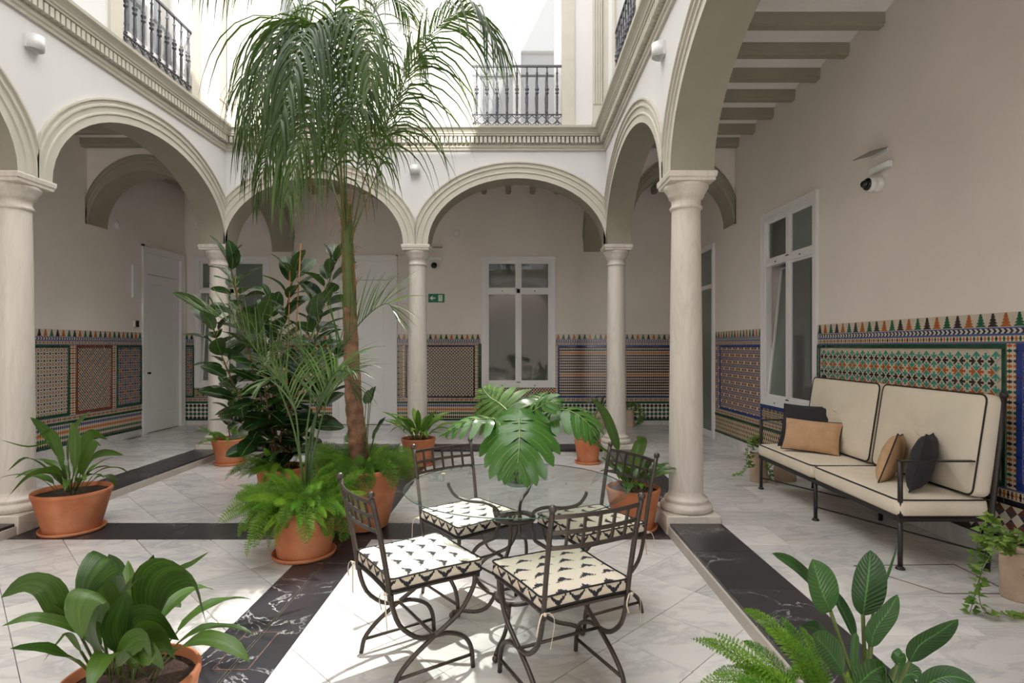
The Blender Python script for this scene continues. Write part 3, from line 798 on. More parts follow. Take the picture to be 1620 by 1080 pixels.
for k in range(3):
    cy = (YC[k]+YC[k+1])/2; hh = (YC[k]-YC[k+1])/2
    arch_bay('wall_patio_right', (XR, cy, 0), -PI/2, hh, 3.72, cl=.166*(k == 0))
    arch_bay('wall_patio_left', (XL, cy, 0), PI/2, hh, 3.72, cr=.166*(k == 0))
tag(MB().box(XL-.17, XL+.15, YB-.15, YB+.17, ZS, ZT+.1).build('wall_pier_left', M['plaster']), kind='structure')
tag(MB().box(XR-.15, XR+.17, YB-.15, YB+.17, ZS, ZT+.1).build('wall_pier_right', M['plaster']), kind='structure')
for n_, x_ in (('wall_impost_left', XL), ('wall_impost_right', XR)): tag(MB().box(x_-.1655, x_+.1655, YB-.1655, YB+.1655, ZS, ZS+.3).build(n_, M['trimdark']), kind='structure')
# transverse arches across the galleries at the back corners and beyond
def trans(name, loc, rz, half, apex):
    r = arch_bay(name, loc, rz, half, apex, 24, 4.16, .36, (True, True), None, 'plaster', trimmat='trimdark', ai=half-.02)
    return r
trans('wall_gallery_right', ((XR+.17+2.94)/2, YB+.05, .28), 0, (2.94-XR-.17)/2, 3.52)
trans('wall_gallery_left', ((XL-.17+WL)/2, YB+.05, .28), 0, (XL-.17-WL)/2, 3.52)
for x in (XL, XR):
    trans('wall_gallery_back', (x, (YB+.17+WB)/2, .28), PI/2, (WB-YB-.17)/2, 3.52)

# impost block and columns
def column(x, y, label, z0=0.0):
    r = empty('column', (x, y, z0), 0, label, 'column', 'marble arcade columns')
    MB().cbox(-.21, .21, -.21, .21, 0, .145, .006).build('plinth', M['marblewarm'], r)
    MB().lathe([(.165, .145), (.195, .150), (.205, .175), (.195, .200), (.172, .205), (.165, .215), (.168, .222), (.172, .235), (.165, .247), (.148, .252), (.138, .275), (.134, .30)], 32, cap0=False, cap1=False).build('base', M['column'], r)
    sh = [(.134, .30)] + [(.134 - .022*((i/8)**1.6), .30 + (2.54-.30)*i/8) for i in range(1, 9)]
    MB().lathe(sh, 32, cap0=False, cap1=False).build('shaft', M['column'], r)
    MB().lathe([(.112, 2.54), (.124, 2.545), (.130, 2.556), (.124, 2.568), (.115, 2.572), (.114, 2.60), (.118, 2.625), (.135, 2.635), (.140, 2.655), (.155, 2.685), (.172, 2.71), (.175, 2.725), (.168, 2.74), (.15, 2.745)], 32, cap0=False).build('capital', M['column'], r)
    def sq(a, z): return [(-a, -a, z), (a, -a, z), (a, a, z), (-a, a, z)]
    MB().rings([sq(.150, 2.735), sq(.176, 2.74), (sq(.178, 2.762)), sq(.186, 2.77), sq(.19, 2.80), sq(.188, 2.811), sq(.17, 2.812)], 0, False).build('abacus', M['column'], r)
    return r
for x, y, lb in ((XR, YB, 'slim marble column at the back right corner of the patio'), (XR-2*HB, YB, 'slim marble column in the middle of the back arcade'),
             (XL, YB, 'slim marble column at the back left corner behind the rubber plant'), (XR, YB-2*HS, 'large near marble column on the right, left of the sofa'),
             (XL, YB-2*HS, 'large marble column at the left edge, beside the potted plant')):
    column(x, y, lb)
for x, y in ((XR, 1.30), (XR, YF), (XL, 1.30), (XL, YF), (XR-2*HB, YF)):
    column(x, y, 'marble arcade column out of the photograph, behind the viewpoint')

# ---------------------------------------------------------------- cornice and upper storey
CP = [(0, 4.05), (.022, 4.05), (.026, 4.075), (.040, 4.085), (.042, 4.115), (.030, 4.122), (.030, 4.215), (.095, 4.222), (.098, 4.238), (.11, 4.245), (.115, 4.262), (.135, 4.285), (.165, 4.305), (.170, 4.332), (.0, 4.345)]
X0, X1, Y0, Y1 = XL+HW, XR-HW, YF+HW, YB-HW
TOPB = {'back': 8.2, 'left': 8.2, 'right': 7.5, 'front': 10.15}
dent = MB().box(-.019, .019, -.078, 0, 0, .078).mesh('dentil', M['trim'])
def facade(side, loc, rz, a0, a1, wins, pils, top):
    r = empty('wall_upper_'+side, loc, rz, kind='structure')
    cm = MB()
    L = [[(a0 + d, -d, z), (a1 - d, -d, z)] for d, z in CP]
    cm.rings(L, 0, False, False, False, closed=False); cm.build('cornice', M['trim'], r)
    n = int((a1-a0-.2)/.056)
    if side == 'front': n = 0
    for i in range(n): put('dentil', dent, r, loc=(a0+.12+(a1-a0-.24)*i/(n-1), -.012, 4.133))
    ops = [(c-.60, c+.60, 4.36, 7.3) for c in wins]
    xs = sorted({a0-.3, a1+.3} | {o[0] for o in ops} | {o[1] for o in ops}); mb = MB(); zs = [4.06, 4.36, 7.3, top]
    for i in range(len(xs)-1):
        for k in range(3):
            cx, cz = (xs[i]+xs[i+1])/2, (zs[k]+zs[k+1])/2
            if any(o[0] < cx < o[1] and o[2] < cz < o[3] for o in ops): continue
            mb.box(xs[i], xs[i+1], .0, .35, zs[k], zs[k+1])
    if side == 'front': mb.box(-5.5, a0-.3, 0, .35, 4.06, top).box(a1+.3, 6, 0, .35, 4.06, top)  # unseen wings added to keep direct sun off the back gallery
    mb.build('wall_surface', M['white'], r)
    for c in wins:
        for s in (-1, 1):
            m = MB(); x = c + s*.68; m.box(x-.085, x+.085, -.025, .0, 4.345, 7.4).box(x-.088, x+.088, -.032, 0, 4.345, 4.43)
            m.build('stone_jamb', M['trim'], r)
        MB().box(c-.77, c+.77, -.04, 0, 7.3, 7.48).build('stone_lintel', M['trim'], r)
    for c, w_ in pils:
        m = MB(); m.box(c-w_/2-.02, c+w_/2+.02, -.045, 0, 4.345, 4.40).box(c-w_/2-.01, c+w_/2+.01, -.05, 0, 4.40, 4.43)
        m.box(c-w_/2, c+w_/2, -.03, 0, 4.43, top-.3)
        nf = 4
        for q in range(nf):
            xx = c - w_/2 + w_*(q+.5)/nf; m.box(xx-w_*.085, xx+w_*.085, -.042, -.03, 4.66, top-.5)
        m.box(c-w_/2-.03, c+w_/2+.03, -.06, 0, top-.3, top-.2)
        m.build('pilaster', M['trim'], r)
    MB().box(a0-.3, a1+.3, -.06, .36, top, top+.08).build('coping', M['trim'], r)
    return r
WN = 4
def tallwindow(loc, rz, c):
    global WN
    r = empty('window_%d' % WN, loc, rz, kind='structure'); WN += 1
    f = MB(); z0, z1 = 4.36, 7.3; y0, y1 = .10, .16
    f.box(c-.60, c-.50, y0, y1, z0, z1).box(c+.50, c+.60, y0, y1, z0, z1).box(c-.055, c+.055, y0-.01, y1, z0, z1).box(c-.5, c+.5, y0, y1, z1-.08, z1).box(c-.5, c+.5, y0, y1, z0, z0+.12).box(c-.5, c+.5, y0, y1, 6.55, 6.63)
    f.build('window_frame', M['frame'], r)
    for a, b in ((c-.5, c-.055), (c+.055, c+.5)):
        MB().box(a, b, .125, .135, z0+.12, 6.55).build('pane', M['paneup'], r); MB().box(a, b, .125, .135, 6.63, z1-.08).build('pane', M['paneup'], r)
    MB().box(c-.6, c+.6, .30, .33, z0, z1).build('room_beyond', M['ceil'], r)
balm = MB().lathe([(.009, 0), (.012, .02), (.018, .03), (.012, .045), (.014, .10), (.016, .24), (.010, .27), (.024, .285), (.022, .30), (.012, .31), (.026, .335), (.026, .35), (.012, .36), (.018, .385), (.010, .40), (.013, .46), (.010, .54), (.018, .555), (.010, .57), (.009, .64)], 8).mesh('baluster', M['railing'])
def railing(loc, rz, c, label):
    r = empty('balcony_railing', loc, rz, label, 'railing', 'upper floor balcony railings')
    z0, n = 4.375, 9
    for za, zb, nm in ((.15, .162, 'middle_rail'), (0, .012, 'bottom_rail')): MB().box(-.6, .6, -.01, .01, z0+za, z0+zb).build(nm, M['railing'], r, loc=(c, 0, 0))
    m = MB(); m.box(-.6, .6, -.012, .012, z0+.785, z0+.81)
    m.build('top_rail', M['railing'], r, loc=(c, 0, 0))
    sc = MB(); s = 1.2/n
    for i in range(n):
        x = -.6 + s*(i+.5); put('baluster', balm, r, loc=(c+x, 0, z0+.15))
        for sg in (-1, 1):
            pts = [(x+sg*s*.5*(math.sin(t*PI)*.55+.42 if False else (.5+.42*math.cos(2*PI*t))), 0, z0+.012+.138*t) for t in [q/10 for q in range(11)]]
            sc.tube(pts, .006, 5)
            pc = [(x+sg*(.022*math.sin(t*1.5*PI)+.004), 0, z0+.02+.05*t) for t in [q/8 for q in range(9)]]; sc.tube(pc, .005, 5)
            pc = [(x+sg*(.018*math.sin(t*1.4*PI)), 0, z0+.145-.045*t) for t in [q/8 for q in range(9)]]; sc.tube(pc, .005, 5)
        sc.ball((x, 0, z0+.08), .012, 8)
    sc.build('scroll_panel', M['railing'], r, loc=(c, 0, 0))
    return r
CB = (XL+HB, XR-2*HB, XR-HB)
facade('back', (0, Y1, 0), 0, X0, X1, (CB[0], CB[2]), ((CB[1], .17), (X0+.13, .17), (X1-.11, .13)), TOPB['back'])
tallwindow((0, Y1, 0), 0, CB[0]); tallwindow((0, Y1, 0), 0, CB[2])
railing((0, Y1-.01, 0), 0, CB[2], 'cast iron railing of the upper window straight ahead, above the right back arch')
railing((0, Y1-.01, 0), 0, CB[0], 'cast iron railing of the upper window half hidden behind the palm fronds')
SC_ = [YB-HS, YB-3*HS, YB-5*HS]; SP = [YB-2*HS, YB-4*HS]
facade('left', (X0, 0, 0), PI/2, Y0, Y1, SC_, [(y, .17) for y in SP] + [(Y1-.13, .17)], TOPB['left'])
facade('right', (X1, 0, 0), -PI/2, -Y1, -Y0, [-y for y in SC_], [(-y, .17) for y in SP] + [(-Y1+.13, .17)], TOPB['right'])
facade('front', (0, Y0, 0), PI, -X1, -X0, (-CB[0], -CB[2]), ((-CB[1], .17),), TOPB['front'])
for y in SC_:
    tallwindow((X0, 0, 0), PI/2, y); tallwindow((X1, 0, 0), -PI/2, -y)
tallwindow((0, Y0, 0), PI, -CB[0]); tallwindow((0, Y0, 0), PI, -CB[2])
railing((X0+.01, 0, 0), PI/2, SC_[0], 'cast iron railing of the upper window on the left, above the left arch')
railing((X1-.01, 0, 0), -PI/2, -SC_[0], 'dark cast iron railing seen edge-on high on the right wall')
# unseen roofs over the galleries behind the upper walls keep the galleries shaded
tag(MB().box(WL-.3, X0-.01, -3.2, WB+.3, 4.5, 4.6).box(X1+.01, 3.6, -3.2, WB+.3, 4.5, 4.6).box(X0-.01, X1+.01, YB+HW, WB+.3, 4.5, 4.6).build('gallery_roof', M['ceil']), kind='structure')
# ---------------------------------------------------------------- table
TX, TY = 0.0, 2.95
tb = empty('garden_table', (TX, TY, 0), 0, 'round glass-topped wrought iron table standing between the four patio chairs', 'table')
TZ = .735
gl = MB().lathe([(.555, .723), (.566, .727), (.568, .731), (.545, .7355)], 96)
gl.s = [False]*len(gl.s)
gl.build('glass_top', M['glass'], tb)
MB().lathe([(.5685, .7265), (.5705, .728), (.5705, .7305), (.5685, .7315)], 96, cap0=False, cap1=False).build('glass_rim', M['greenglass'], tb)
def polar(a, r, z): return (r*math.cos(a), r*math.sin(a), z)
AZ = [rad(165), rad(75), rad(-15), rad(-105)]
for a in AZ:
    up = [(.088, .565), (.10, .60), (.16, .628), (.26, .632), (.33, .655), (.365, .70), (.37, .722)]
    MB().tube([polar(a, r, z) for r, z in spline([(p[0], p[1], 0) for p in up], 18) for _ in (0,)] if False else [polar(a, p.x, p.y) for p in spline([(q[0], q[1], 0) for q in up], 18)], .0105, 8, flat=.8).build('upper_arm', M['bronze'], tb)
    lg = [(.088, .565), (.088, .51), (.10, .49), (.105, .455), (.15, .43), (.20, .40), (.235, .35), (.24, .285), (.205, .21), (.15, .165), (.105, .155)]
    MB().tube([polar(a, p.x, p.y) for p in spline([(q[0], q[1], 0) for q in lg], 30)], .0115, 8, flat=.85).build('leg', M['bronze'], tb)
    ft = [(.105, .165), (.125, .12), (.16, .075), (.22, .05), (.30, .045), (.345, .03)]
    MB().tube([polar(a, p.x, p.y) for p in spline([(q[0], q[1], 0) for q in ft], 14)], .0105, 8).ball(polar(a, .35, .016), .016, 10).build('foot', M['bronze'], tb)
def ring(r, z, w, h):
    return MB().lathe([(r-w, z-h), (r+w, z-h), (r+w, z+h), (r-w, z+h), (r-w, z-h)], 40, cap0=False, cap1=False)
ring(.093, .565, .014, .008).build('upper_ring', M['bronze'], tb); ring(.10, .158, .008, .008).build('lower_ring', M['bronze'], tb)

# ---------------------------------------------------------------- chairs
def mk_ikat():
    m, T, B = newmat('ikat_chevron_cotton')
    tc = T.nodes.new('ShaderNodeTexCoord'); sp = T.nodes.new('ShaderNodeSeparateXYZ'); T.links.new(tc.outputs['Object'], sp.inputs[0])
    sn = T.nodes.new('ShaderNodeSeparateXYZ'); T.links.new(tc.outputs['Normal'], sn.inputs[0])
    x, y, z = (N(T, sp.outputs[i]) for i in range(3)); nz = N(T, sn.outputs[2]); nx = N(T, sn.outputs[0]).ab(); ny = N(T, sn.outputs[1]).ab()
    top = nz > .6
    def chev(u, v, pu, pv, th, wd, k):
        row = (v/pv).fl(); uu = ((u + row*(pu*.5))/pu).fr() - .5
        n = T.nodes.new('ShaderNodeTexNoise'); n.inputs['Scale'].default_value = 1.0; n.inputs['Detail'].default_value = 1
        cb = T.nodes.new('ShaderNodeCombineXYZ'); T.links.new((u*260.0).k, cb.inputs[0]); T.links.new((v*14.0).k, cb.inputs[1]); T.links.new(cb.outputs[0], n.inputs['Vector'])
        jit = (N(T, n.outputs[0]) - .5)*.42
        vv = (v/pv).fr() - .5 + jit
        if k > 0: return (vv < uu.ab()*-1.25 + .44) * (vv > uu.ab()*-.25 + .04)
        return (vv < uu.ab()*.9 + .0) * (vv > uu.ab()*1.6 - .46) * (uu.ab() < wd)
    a = chev(x, y, .112, .084, .34, .38, .85)
    s = x*(1.0) ; side = mixf(T, nx > ny, x, y)
    b = chev(side, z - .436, .088, .056, .5, .42, -1.1)
    msk = mixf(T, top, b, a)
    T.links.new(mixc(T, msk, lin((228, 218, 200)), lin((46, 46, 52))), B.inputs['Base Color']); B.inputs['Roughness'].default_value = .95
    return m
def mixf(T, f, a, b): return b*f + a*((f*-1.0) + 1.0)
M['ikat'] = mk_ikat()
def outline(w0, w1, y0, y1, r=.03, n=5, bow=.012):
    c = [(-w0, y0), (w0, y0), (w1, y1), (-w1, y1)]; out = []
    for i in range(4):
        p = V(c[i]); a = (V(c[i-1]) - p).normalized(); b = (V(c[(i+1) % 4]) - p).normalized()
        for k in range(n+1):
            t = k/n; q = p + a*r*(1-t)**2 + b*r*t**2
            out.append((q.x, q.y))
        q = V(c[(i+1) % 4])
        for k in (1, 2, 3):
            m_ = p.lerp(q, k/4); nrm = V(((q-p).y, -(q-p).x)).normalized()
            m_ = m_ - nrm*bow*math.sin(PI*k/4)
            out.append((m_.x, m_.y))
    return out
def make_chair():
    r = empty('patio_chair')
    B_ = M['bronze']
    zs = .425
    fp = [(-.195, -.205), (.195, -.205), (.215, .215), (-.215, .215)]
    fr = MB()
    ol = outline(.198, .215, -.205, .215, .03, 4, .006); fr.tube([(x, y, zs) for x, y in ol] + [(ol[0][0], ol[0][1], zs)], .0105, 6, flat=.8)
    fr.build('seat_frame', B_, r)
    cu = MB(); rs = []
    for z, k in ((.434, -.010), (.438, -.002), (.446, .004), (.478, .004), (.488, -.002), (.491, -.008)):
        rs.append([(x, y, z) for x, y in outline(.205+k, .222+k, -.205-k, .225+k, .028, 5, .006)])
    for q in (.85, .6, .3): rs.append([(x*q, (y-.01)*q+.01, .491 + .013*(1-q)) for x, y in outline(.197, .214, -.197, .217, .028, 5, .006)])
    cu.rings(rs, 0, True, True, True); cu.build('seat_cushion', M['ikat'], r)
    for z in (.439, .488):
        ol = outline(.209, .226, -.209, .229, .028, 5, .006); MB().tube([(x, y, z) for x, y in ol] + [(ol[0][0], ol[0][1], z)], .0038, 5).build('piping', M['piping'], r)
    for s in (-1, 1):
        x = s*.2
        A = [(x, .20, .42), (x, .19, .36), (x, .12, .265), (x, 0, .195), (x, -.10, .135), (x, -.17, .07), (x, -.19, 0)]
        Bq = [(x, -.20, .42), (x, -.195, .37), (x, -.16, .28), (x, -.08, .21), (x, .0, .195), (x, .07, .188), (x, .145, .15), (x, .18, .09), (x, .19, 0)]
        MB().tube(spline(A, 22), .0105, 8).build('leg', B_, r); MB().tube(spline(Bq, 26), .0105, 8).build('leg', B_, r)
        MB().tube([(x, -.175, .06), (x, .183, .06)], .008, 6).build('side_stretcher', B_, r)
        post = [(s*.198, -.205, .40), (s*.2, -.217, .50), (s*.204, -.255, .70), (s*.207, -.286, .835)]
        MB().tube(spline(post, 8), .0115, 6).ball((s*.207, -.289, .848), .0165, 12).build('back_post', B_, r)
        tie = MB()
        for d in (-1, 1):
            pts = [(s*.205, -.215, .43), (s*.205+d*.02, -.235, .435), (s*.205+d*.035, -.24, .40), (s*.205+d*.03+.01*s, -.235, .33-.03*d)]
            tie.tube(spline(pts, 8), .0035, 4, flat=.4)
        tie.ball((s*.205, -.228, .432), .008, 6); tie.build('cushion_tie', M['tie'], r)
    MB().tube([(-.2, 0, .195), (.2, 0, .195)], .008, 6).build('cross_stretcher', B_, r)
    def bp(u, z):   # point on the bowed back at u in -1..1
        t = (z-.40)/.435; y = -.205 - .081*max(0, t)**1.25
        return V((u*(.199+.008*t), y - .028*(1-u*u), z))
    for z in (.69, .752, .815):
        b = MB(); pts = [bp(u/8, z) for u in range(-8, 9)]
        rs = [[(p.x, p.y-.003, p.z-.008), (p.x, p.y+.003, p.z-.008), (p.x, p.y+.003, p.z+.008), (p.x, p.y-.003, p.z+.008)] for p in pts]
        b.rings(rs, 0, False); b.build('back_rail', B_, r)
    for i in range(1, 6):
        u = -1 + i/3; MB().tube([bp(u, .69)+V((0, .004, 0)), bp(u, .815)+V((0, .004, 0))], .007, 4).build('back_bar', B_, r)
    return r
def copy_tree(o, parent=None):
    c = o.copy(); C.objects.link(c); c.parent = parent
    for ch in list(o.children): copy_tree(ch, c)
    return c
ch0 = make_chair()
for i, (x, y, a, lb) in enumerate(((.195, 2.455, 26.5, 'wrought iron chair with chevron cushion, nearest the camera with its back towards it'),
        (-.46, 2.635, -56, 'wrought iron chair with sunlit chevron cushion, left of the glass table'),
        (-.27, 3.33, -141, 'wrought iron chair behind the glass table on the left, before the big terracotta pot'),
        (.43, 3.19, 118, 'wrought iron chair behind the glass table on the right, in front of a terracotta pot'))):
    o = ch0 if i == 0 else copy_tree(ch0)
    o.location = (x, y, .0005); o.rotation_euler = (0, 0, rad(a)); tag(o, lb, 'chair', 'wrought iron chairs round the glass table')

# ---------------------------------------------------------------- sofa
def soft(A, B, T, r=.05, bulge=.02, mat=None, seed=0, n=6, wr=.004):
    """cushion in local x (A), y (B), thickness z (T), centred"""
    rg = random.Random(seed); mb = MB()
    def ol(k, z):
        o = []
        c = [(-A/2, -B/2), (A/2, -B/2), (A/2, B/2), (-A/2, B/2)]
        for i in range(4):
            p = V(c[i]); a = (V(c[i-1]) - p); b = (V(c[(i+1) % 4]) - p); la, lb = a.length, b.length; a.normalize(); b.normalize()
            for q in range(n+1):
                t = q/n; o.append(p + a*r*(1-t)**2 + b*r*t**2)
            for q in range(1, 9): o.append((p + b*r).lerp(V(c[(i+1) % 4]) - b*r, q/9))
        L = []
        for p in o:
            L.append((p.x*(1 + 2*k/A), p.y*(1+2*k/B), z))
        return L
    rs = [ol(-.02, -T/2), ol(-.004, -T/2+.004), ol(0.004, -T*.3), ol(.007, 0), ol(.004, T*.3), ol(-.002, T/2-.004)]
    top = [ol(-.010, T/2)]
    base_ = ol(-.012, T/2)
    for q in (.93, .82, .68, .5, .3, .12):
        row = []
        for x, y, z in base_:
            x, y = x*q, y*q
            h = bulge*(1-(2*x/A)**4)*(1-(2*y/B)**4)**.6 if abs(2*y/B) < 1 else 0
            wv = wr*(math.sin(x*23+y*31+seed)+math.sin(y*47-x*19+seed*2)+.8*math.sin((x+y)*61+seed))*.6*(1-q)**.3
            row.append((x, y, T/2 + h + wv*min(1, (1-q)*8)))
        top.append(row)
    mb.rings(rs + top, 0, True, True, True)
    pipes = []
    for z, k in ((T/2-.003, .000),):
        L = ol(k, z); pipes.append([V(p) for p in L] + [V(L[0])])
    return mb, pipes, ol
def place(o, c, nrm, up):
    n = V(nrm).normalized(); u = V(up); u = (u - n*u.dot(n)).normalized(); x = u.cross(n)
    o.matrix_local = Matrix((( x.x, u.x, n.x, c[0]), (x.y, u.y, n.y, c[1]), (x.z, u.z, n.z, c[2]), (0, 0, 0, 1)))
sf = empty('sofa', (2.62, 4.46, FZ), 0, 'long black iron sofa with cream cushions along the tiled right wall', 'sofa')
def sl(x, y, z): return (x-2.62, y-4.46, z-FZ)
IR = M['iron']
for y in (3.475, 4.455, 5.44):
    top = .752 if y != 4.455 else .40
    if y != 4.455: MB().tube([sl(2.352, y, .40), sl(2.352, y, .752)], .016, 6).build('arm_post', IR, sf)
    MB().tube([sl(2.352, y, FZ+.012), sl(2.352, y, .385)], .0145, 10).lathe([(.026, 0), (.028, .006), (.020, .016), (.016, .02)], 14, sl(2.352, y, FZ)).build('leg', IR, sf)
for y in (3.45, 4.455, 5.46):
    MB().tube([sl(2.86, y, FZ), sl(2.885, y, .40), sl(2.935, y, .85), sl(2.962, y, 1.14)], .017, 10).build('back_post', IR, sf)
    if y != 4.455: MB().ball(sl(2.963, y, 1.155), .024, 10).build('finial', IR, sf)
    yy = 3.475 if y == 3.45 else 5.44
    if y != 4.455: MB().cbox(*[2.34-2.62, 2.935-2.62, yy-.016-4.46, yy+.016-4.46, .746-FZ, .756-FZ], c=.002).build('armrest', IR, sf)
fr = MB()
for x in (2.352, 2.885):
    MB().box(x-.015-2.62, x+.015-2.62, 3.46-4.46, 5.46-4.46, .382-FZ, .408-FZ).build('seat_rail', IR, sf)
for y in (3.475, 4.455, 5.44): MB().box(2.36-2.62, 2.88-2.62, y-.012-4.46, y+.012-4.46, .384-FZ, .406-FZ).build('cross_rail', IR, sf)
for z in (.80, 1.12): MB().tube([sl(2.93 if z < 1 else 2.96, 3.45, z), sl(2.93 if z < 1 else 2.96, 5.46, z)], .010, 8).build('back_rail', IR, sf)
MB().tube([sl(2.352, 4.455, .195), sl(2.87, 3.46, .195)], .006, 6).build('brace', IR, sf)
MB().tube([sl(2.352, 5.44, .195), sl(2.87, 4.47, .195)], .006, 6).build('brace', IR, sf)
for k, (ya, yb) in enumerate(((3.462, 4.44), (4.462, 5.46))):
    mb, pp, ol = soft(.555, yb-ya, .108, .045, .018, seed=k+1)
    o = mb.build('seat_cushion', M['cloth'], sf); o.location = sl(2.33+.2775, (ya+yb)/2, .41+.054)
    m = MB(); m.tube(pp[0], .005, 6); m.build('piping', M['piping'], o)
    L = ol(-.002, -.05); MB().tube([V(p) for p in L]+[V(L[0])], .0045, 6).build('lower_piping', M['piping'], o)
    mb, pp, ol = soft(yb-ya-.005, .62, .115, .05, .03, seed=k+5, wr=.006)
    o = mb.build('back_cushion', M['cloth'], sf); place(o, sl(2.872, (ya+yb)/2 - (.015 if k == 0 else 0), .842), (-1, 0, .155), (0, 0, 1))
    MB().tube(pp[0], .0055, 6).build('piping', M['piping'], o)
def pillow(label, A, B, T, c, nrm, up, mat, pipe=None, seed=0):
    n = 14; mb = MB(); top = []; bot = []
    def co_(i, j):
        u, v = -1+2*i/n, -1+2*j/n
        k = 1 - .07*(1-abs(u)**2)*(abs(v)**4) ; kk = 1 - .07*(1-abs(v)**2)*(abs(u)**4)
        return u, v, u*A/2*kk, v*B/2*k
    vs = []; 
    for s in (1, -1):
        for i in range(n+1):
            for j in range(n+1):
                u, v, x, y = co_(i, j)
                h = T/2*((1-u*u)**.45*(1-v*v)**.45) + .004*math.sin(u*9+seed)*math.sin(v*7+seed*3)*(1-u*u)*(1-v*v)
                vs.append((x, y, s*h))
    fs = []; m_ = (n+1)*(n+1)
    for i in range(n):
        for j in range(n):
            a = i*(n+1)+j; q = (a, a+n+1, a+n+2, a+1); fs.append(q); fs.append(tuple(m_+t for t in reversed(q)))
    mb.add(vs, fs, 0, True)
    r = mb.build('throw_pillow', mat); tag(r, label, 'pillow', 'loose pillows on the sofa'); place(r, c, nrm, up)
    e = [co_(i, 0)[2:] for i in range(n+1)] + [co_(n, j)[2:] for j in range(1, n+1)] + [co_(i, n)[2:] for i in range(n-1, -1, -1)] + [co_(0, j)[2:] for j in range(n-1, -1, -1)]
    MB().tube([V((p[0], p[1], 0)) for p in e], .0045, 5).build('piping', pipe or M['piping'], r)
    return r
pillow('black linen pillow at the far end, behind the tan oblong pillow', .46, .42, .13, (2.66, 5.17, .722), (-.55, -.62, .42), (0, 0, 1), M['blackcloth'], seed=1)
pillow('tan suede oblong pillow lying against the black one at the far end', .46, .29, .12, (2.57, 4.93, .675), (-.55, -.70, .38), (.05, 0, 1), M['tan'], seed=2)
pillow('tan pillow with black piping, left of the near black pillow', .38, .36, .13, (2.615, 3.96, .675), (-.72, .62, .30), (.2, 0, 1), M['tan'], seed=3)
pillow('black linen pillow nearest the camera, beside the iron armrest', .40, .38, .14, (2.64, 3.69, .705), (-.70, .66, .22), (.12, 0, 1), M['blackcloth'], M['blackcloth'], seed=4)

# ---------------------------------------------------------------- wall fittings
def sconce(loc, rz, label):
    r = empty('wall_sconce', loc, rz, label, 'lamp', 'white half-cylinder wall lamps')
    n = 16; mb = MB(); rs = []
    for z, k in ((-.055, 1), (-.055, 0), (.055, 0), (.055, 1)):
        rr = .066 if k == 0 else .060
        rs.append([(rr*math.cos(PI*i/n), -.02-1.15*rr*math.sin(PI*i/n), z) for i in range(n+1)])
    mb.rings(rs + [rs[0]], 0, True, False, False, closed=False)
    mb.build('shade', M['plastic'], r); MB().box(-.066, .066, -.02, 0, -.055, .055).build('back_plate', M['plastic'], r)
    MB().box(-.05, .05, -.06, -.02, -.008, .008).build('diffuser', M['signwhite'], r)
    return r
sconce((X0, 4.535, 3.865), PI/2, 'white half-cylinder wall lamp high above the large left column')
sconce((X1, 4.62, 3.85), -PI/2, 'white half-cylinder wall lamp high above the near right column')
sconce((XR-2*HB, Y1, 3.79), 0, 'white half-cylinder wall lamp between the two back arches')
def wl(o, u, z, d=0): return o
def dome(loc, rz, label):
    r = empty('security_camera', loc, rz, label, 'camera', 'dome security cameras')
    def lath(prof, mat, name):
        mb = MB().lathe(prof, 24); mb.v = [(x, -z, y) for x, y, z in mb.v]; return mb.build(name, mat, r)
    lath([(.062, 0), (.064, .01), (.064, .05), (.058, .052), (.058, .058), (.062, .06), (.062, .10), (.052, .105)], M['plastic'], 'housing')
    lath([(.05, .10), (.052, .106), (.046, .12), (.03, .125)], M['black'], 'ring')
    lath([(.036, .118), (.034, .135), (.024, .152), (.01, .16)], M['paneblack'], 'dome')
    return r
def emlight(loc, rz, label):
    r = empty('emergency_light', loc, rz, label, 'light', 'emergency light bars')
    MB().cbox(-.12, .12, -.045, 0, -.028, .028, c=.006).build('housing', M['plastic'], r); MB().box(-.10, .10, -.048, -.04, -.02, .02).build('diffuser', M['signwhite'], r)
    return r
def exitplate(loc, rz, label):
    r = empty('sign_bracket', loc, rz, label, 'bracket', 'thin flap brackets above the cameras')
    MB().box(-.10, .10, -.010, 0, -.012, .012).build('wall_rail', M['plastic'], r)
    m = MB(); m.add([(-.11, -.01, .010), (.11, -.01, .010), (.11, -.16, -.03), (-.11, -.16, -.03), (-.11, -.01, .016), (.11, -.01, .016), (.11, -.16, -.024), (-.11, -.16, -.024)], [(0, 3, 2, 1), (4, 5, 6, 7), (0, 1, 5, 4), (1, 2, 6, 5), (2, 3, 7, 6), (3, 0, 4, 7)])
    m.build('flap', M['steel'], r); return r
def onR(y, z): return (rwx(y)-.0005, y, z)
exitplate(onR(4.74, 3.06), RZR, 'thin metal flap bracket high on the right wall above the sofa')
emlight(onR(4.70, 2.925), RZR, 'white emergency light bar on the right wall above the dome camera')
dome(onR(4.74, 2.80), RZR, 'white dome camera on the right wall above the sofa')
def onB(x, y, z=None): return ((x-VX)*WB/FPX, WB, EYE-(y-VY)*WB/FPX)
exitplate(onB(691, 392), 0, 'thin bracket on the back wall just right of the middle column')
emlight(onB(689, 409), 0, 'small emergency light bar on the back wall above the far dome camera')
dome(onB(688, 421), 0, 'small dome camera on the back wall above the green exit sign')
ex = empty('exit_sign', onB(690.5, 471.5), 0, 'green emergency exit sign with white arrow and running figure', 'sign')
MB().box(-.14, .14, -.012, 0, -.075, .075).build('plate', M['signgreen'], ex)
s = MB(); s.prism([(-.115, 0), (-.075, .035), (-.055, .035), (-.08, .010), (-.02, .010), (-.02, -.010), (-.08, -.010), (-.055, -.035), (-.075, -.035)], -.0135, -.012); s.build('arrow', M['signwhite'], ex)
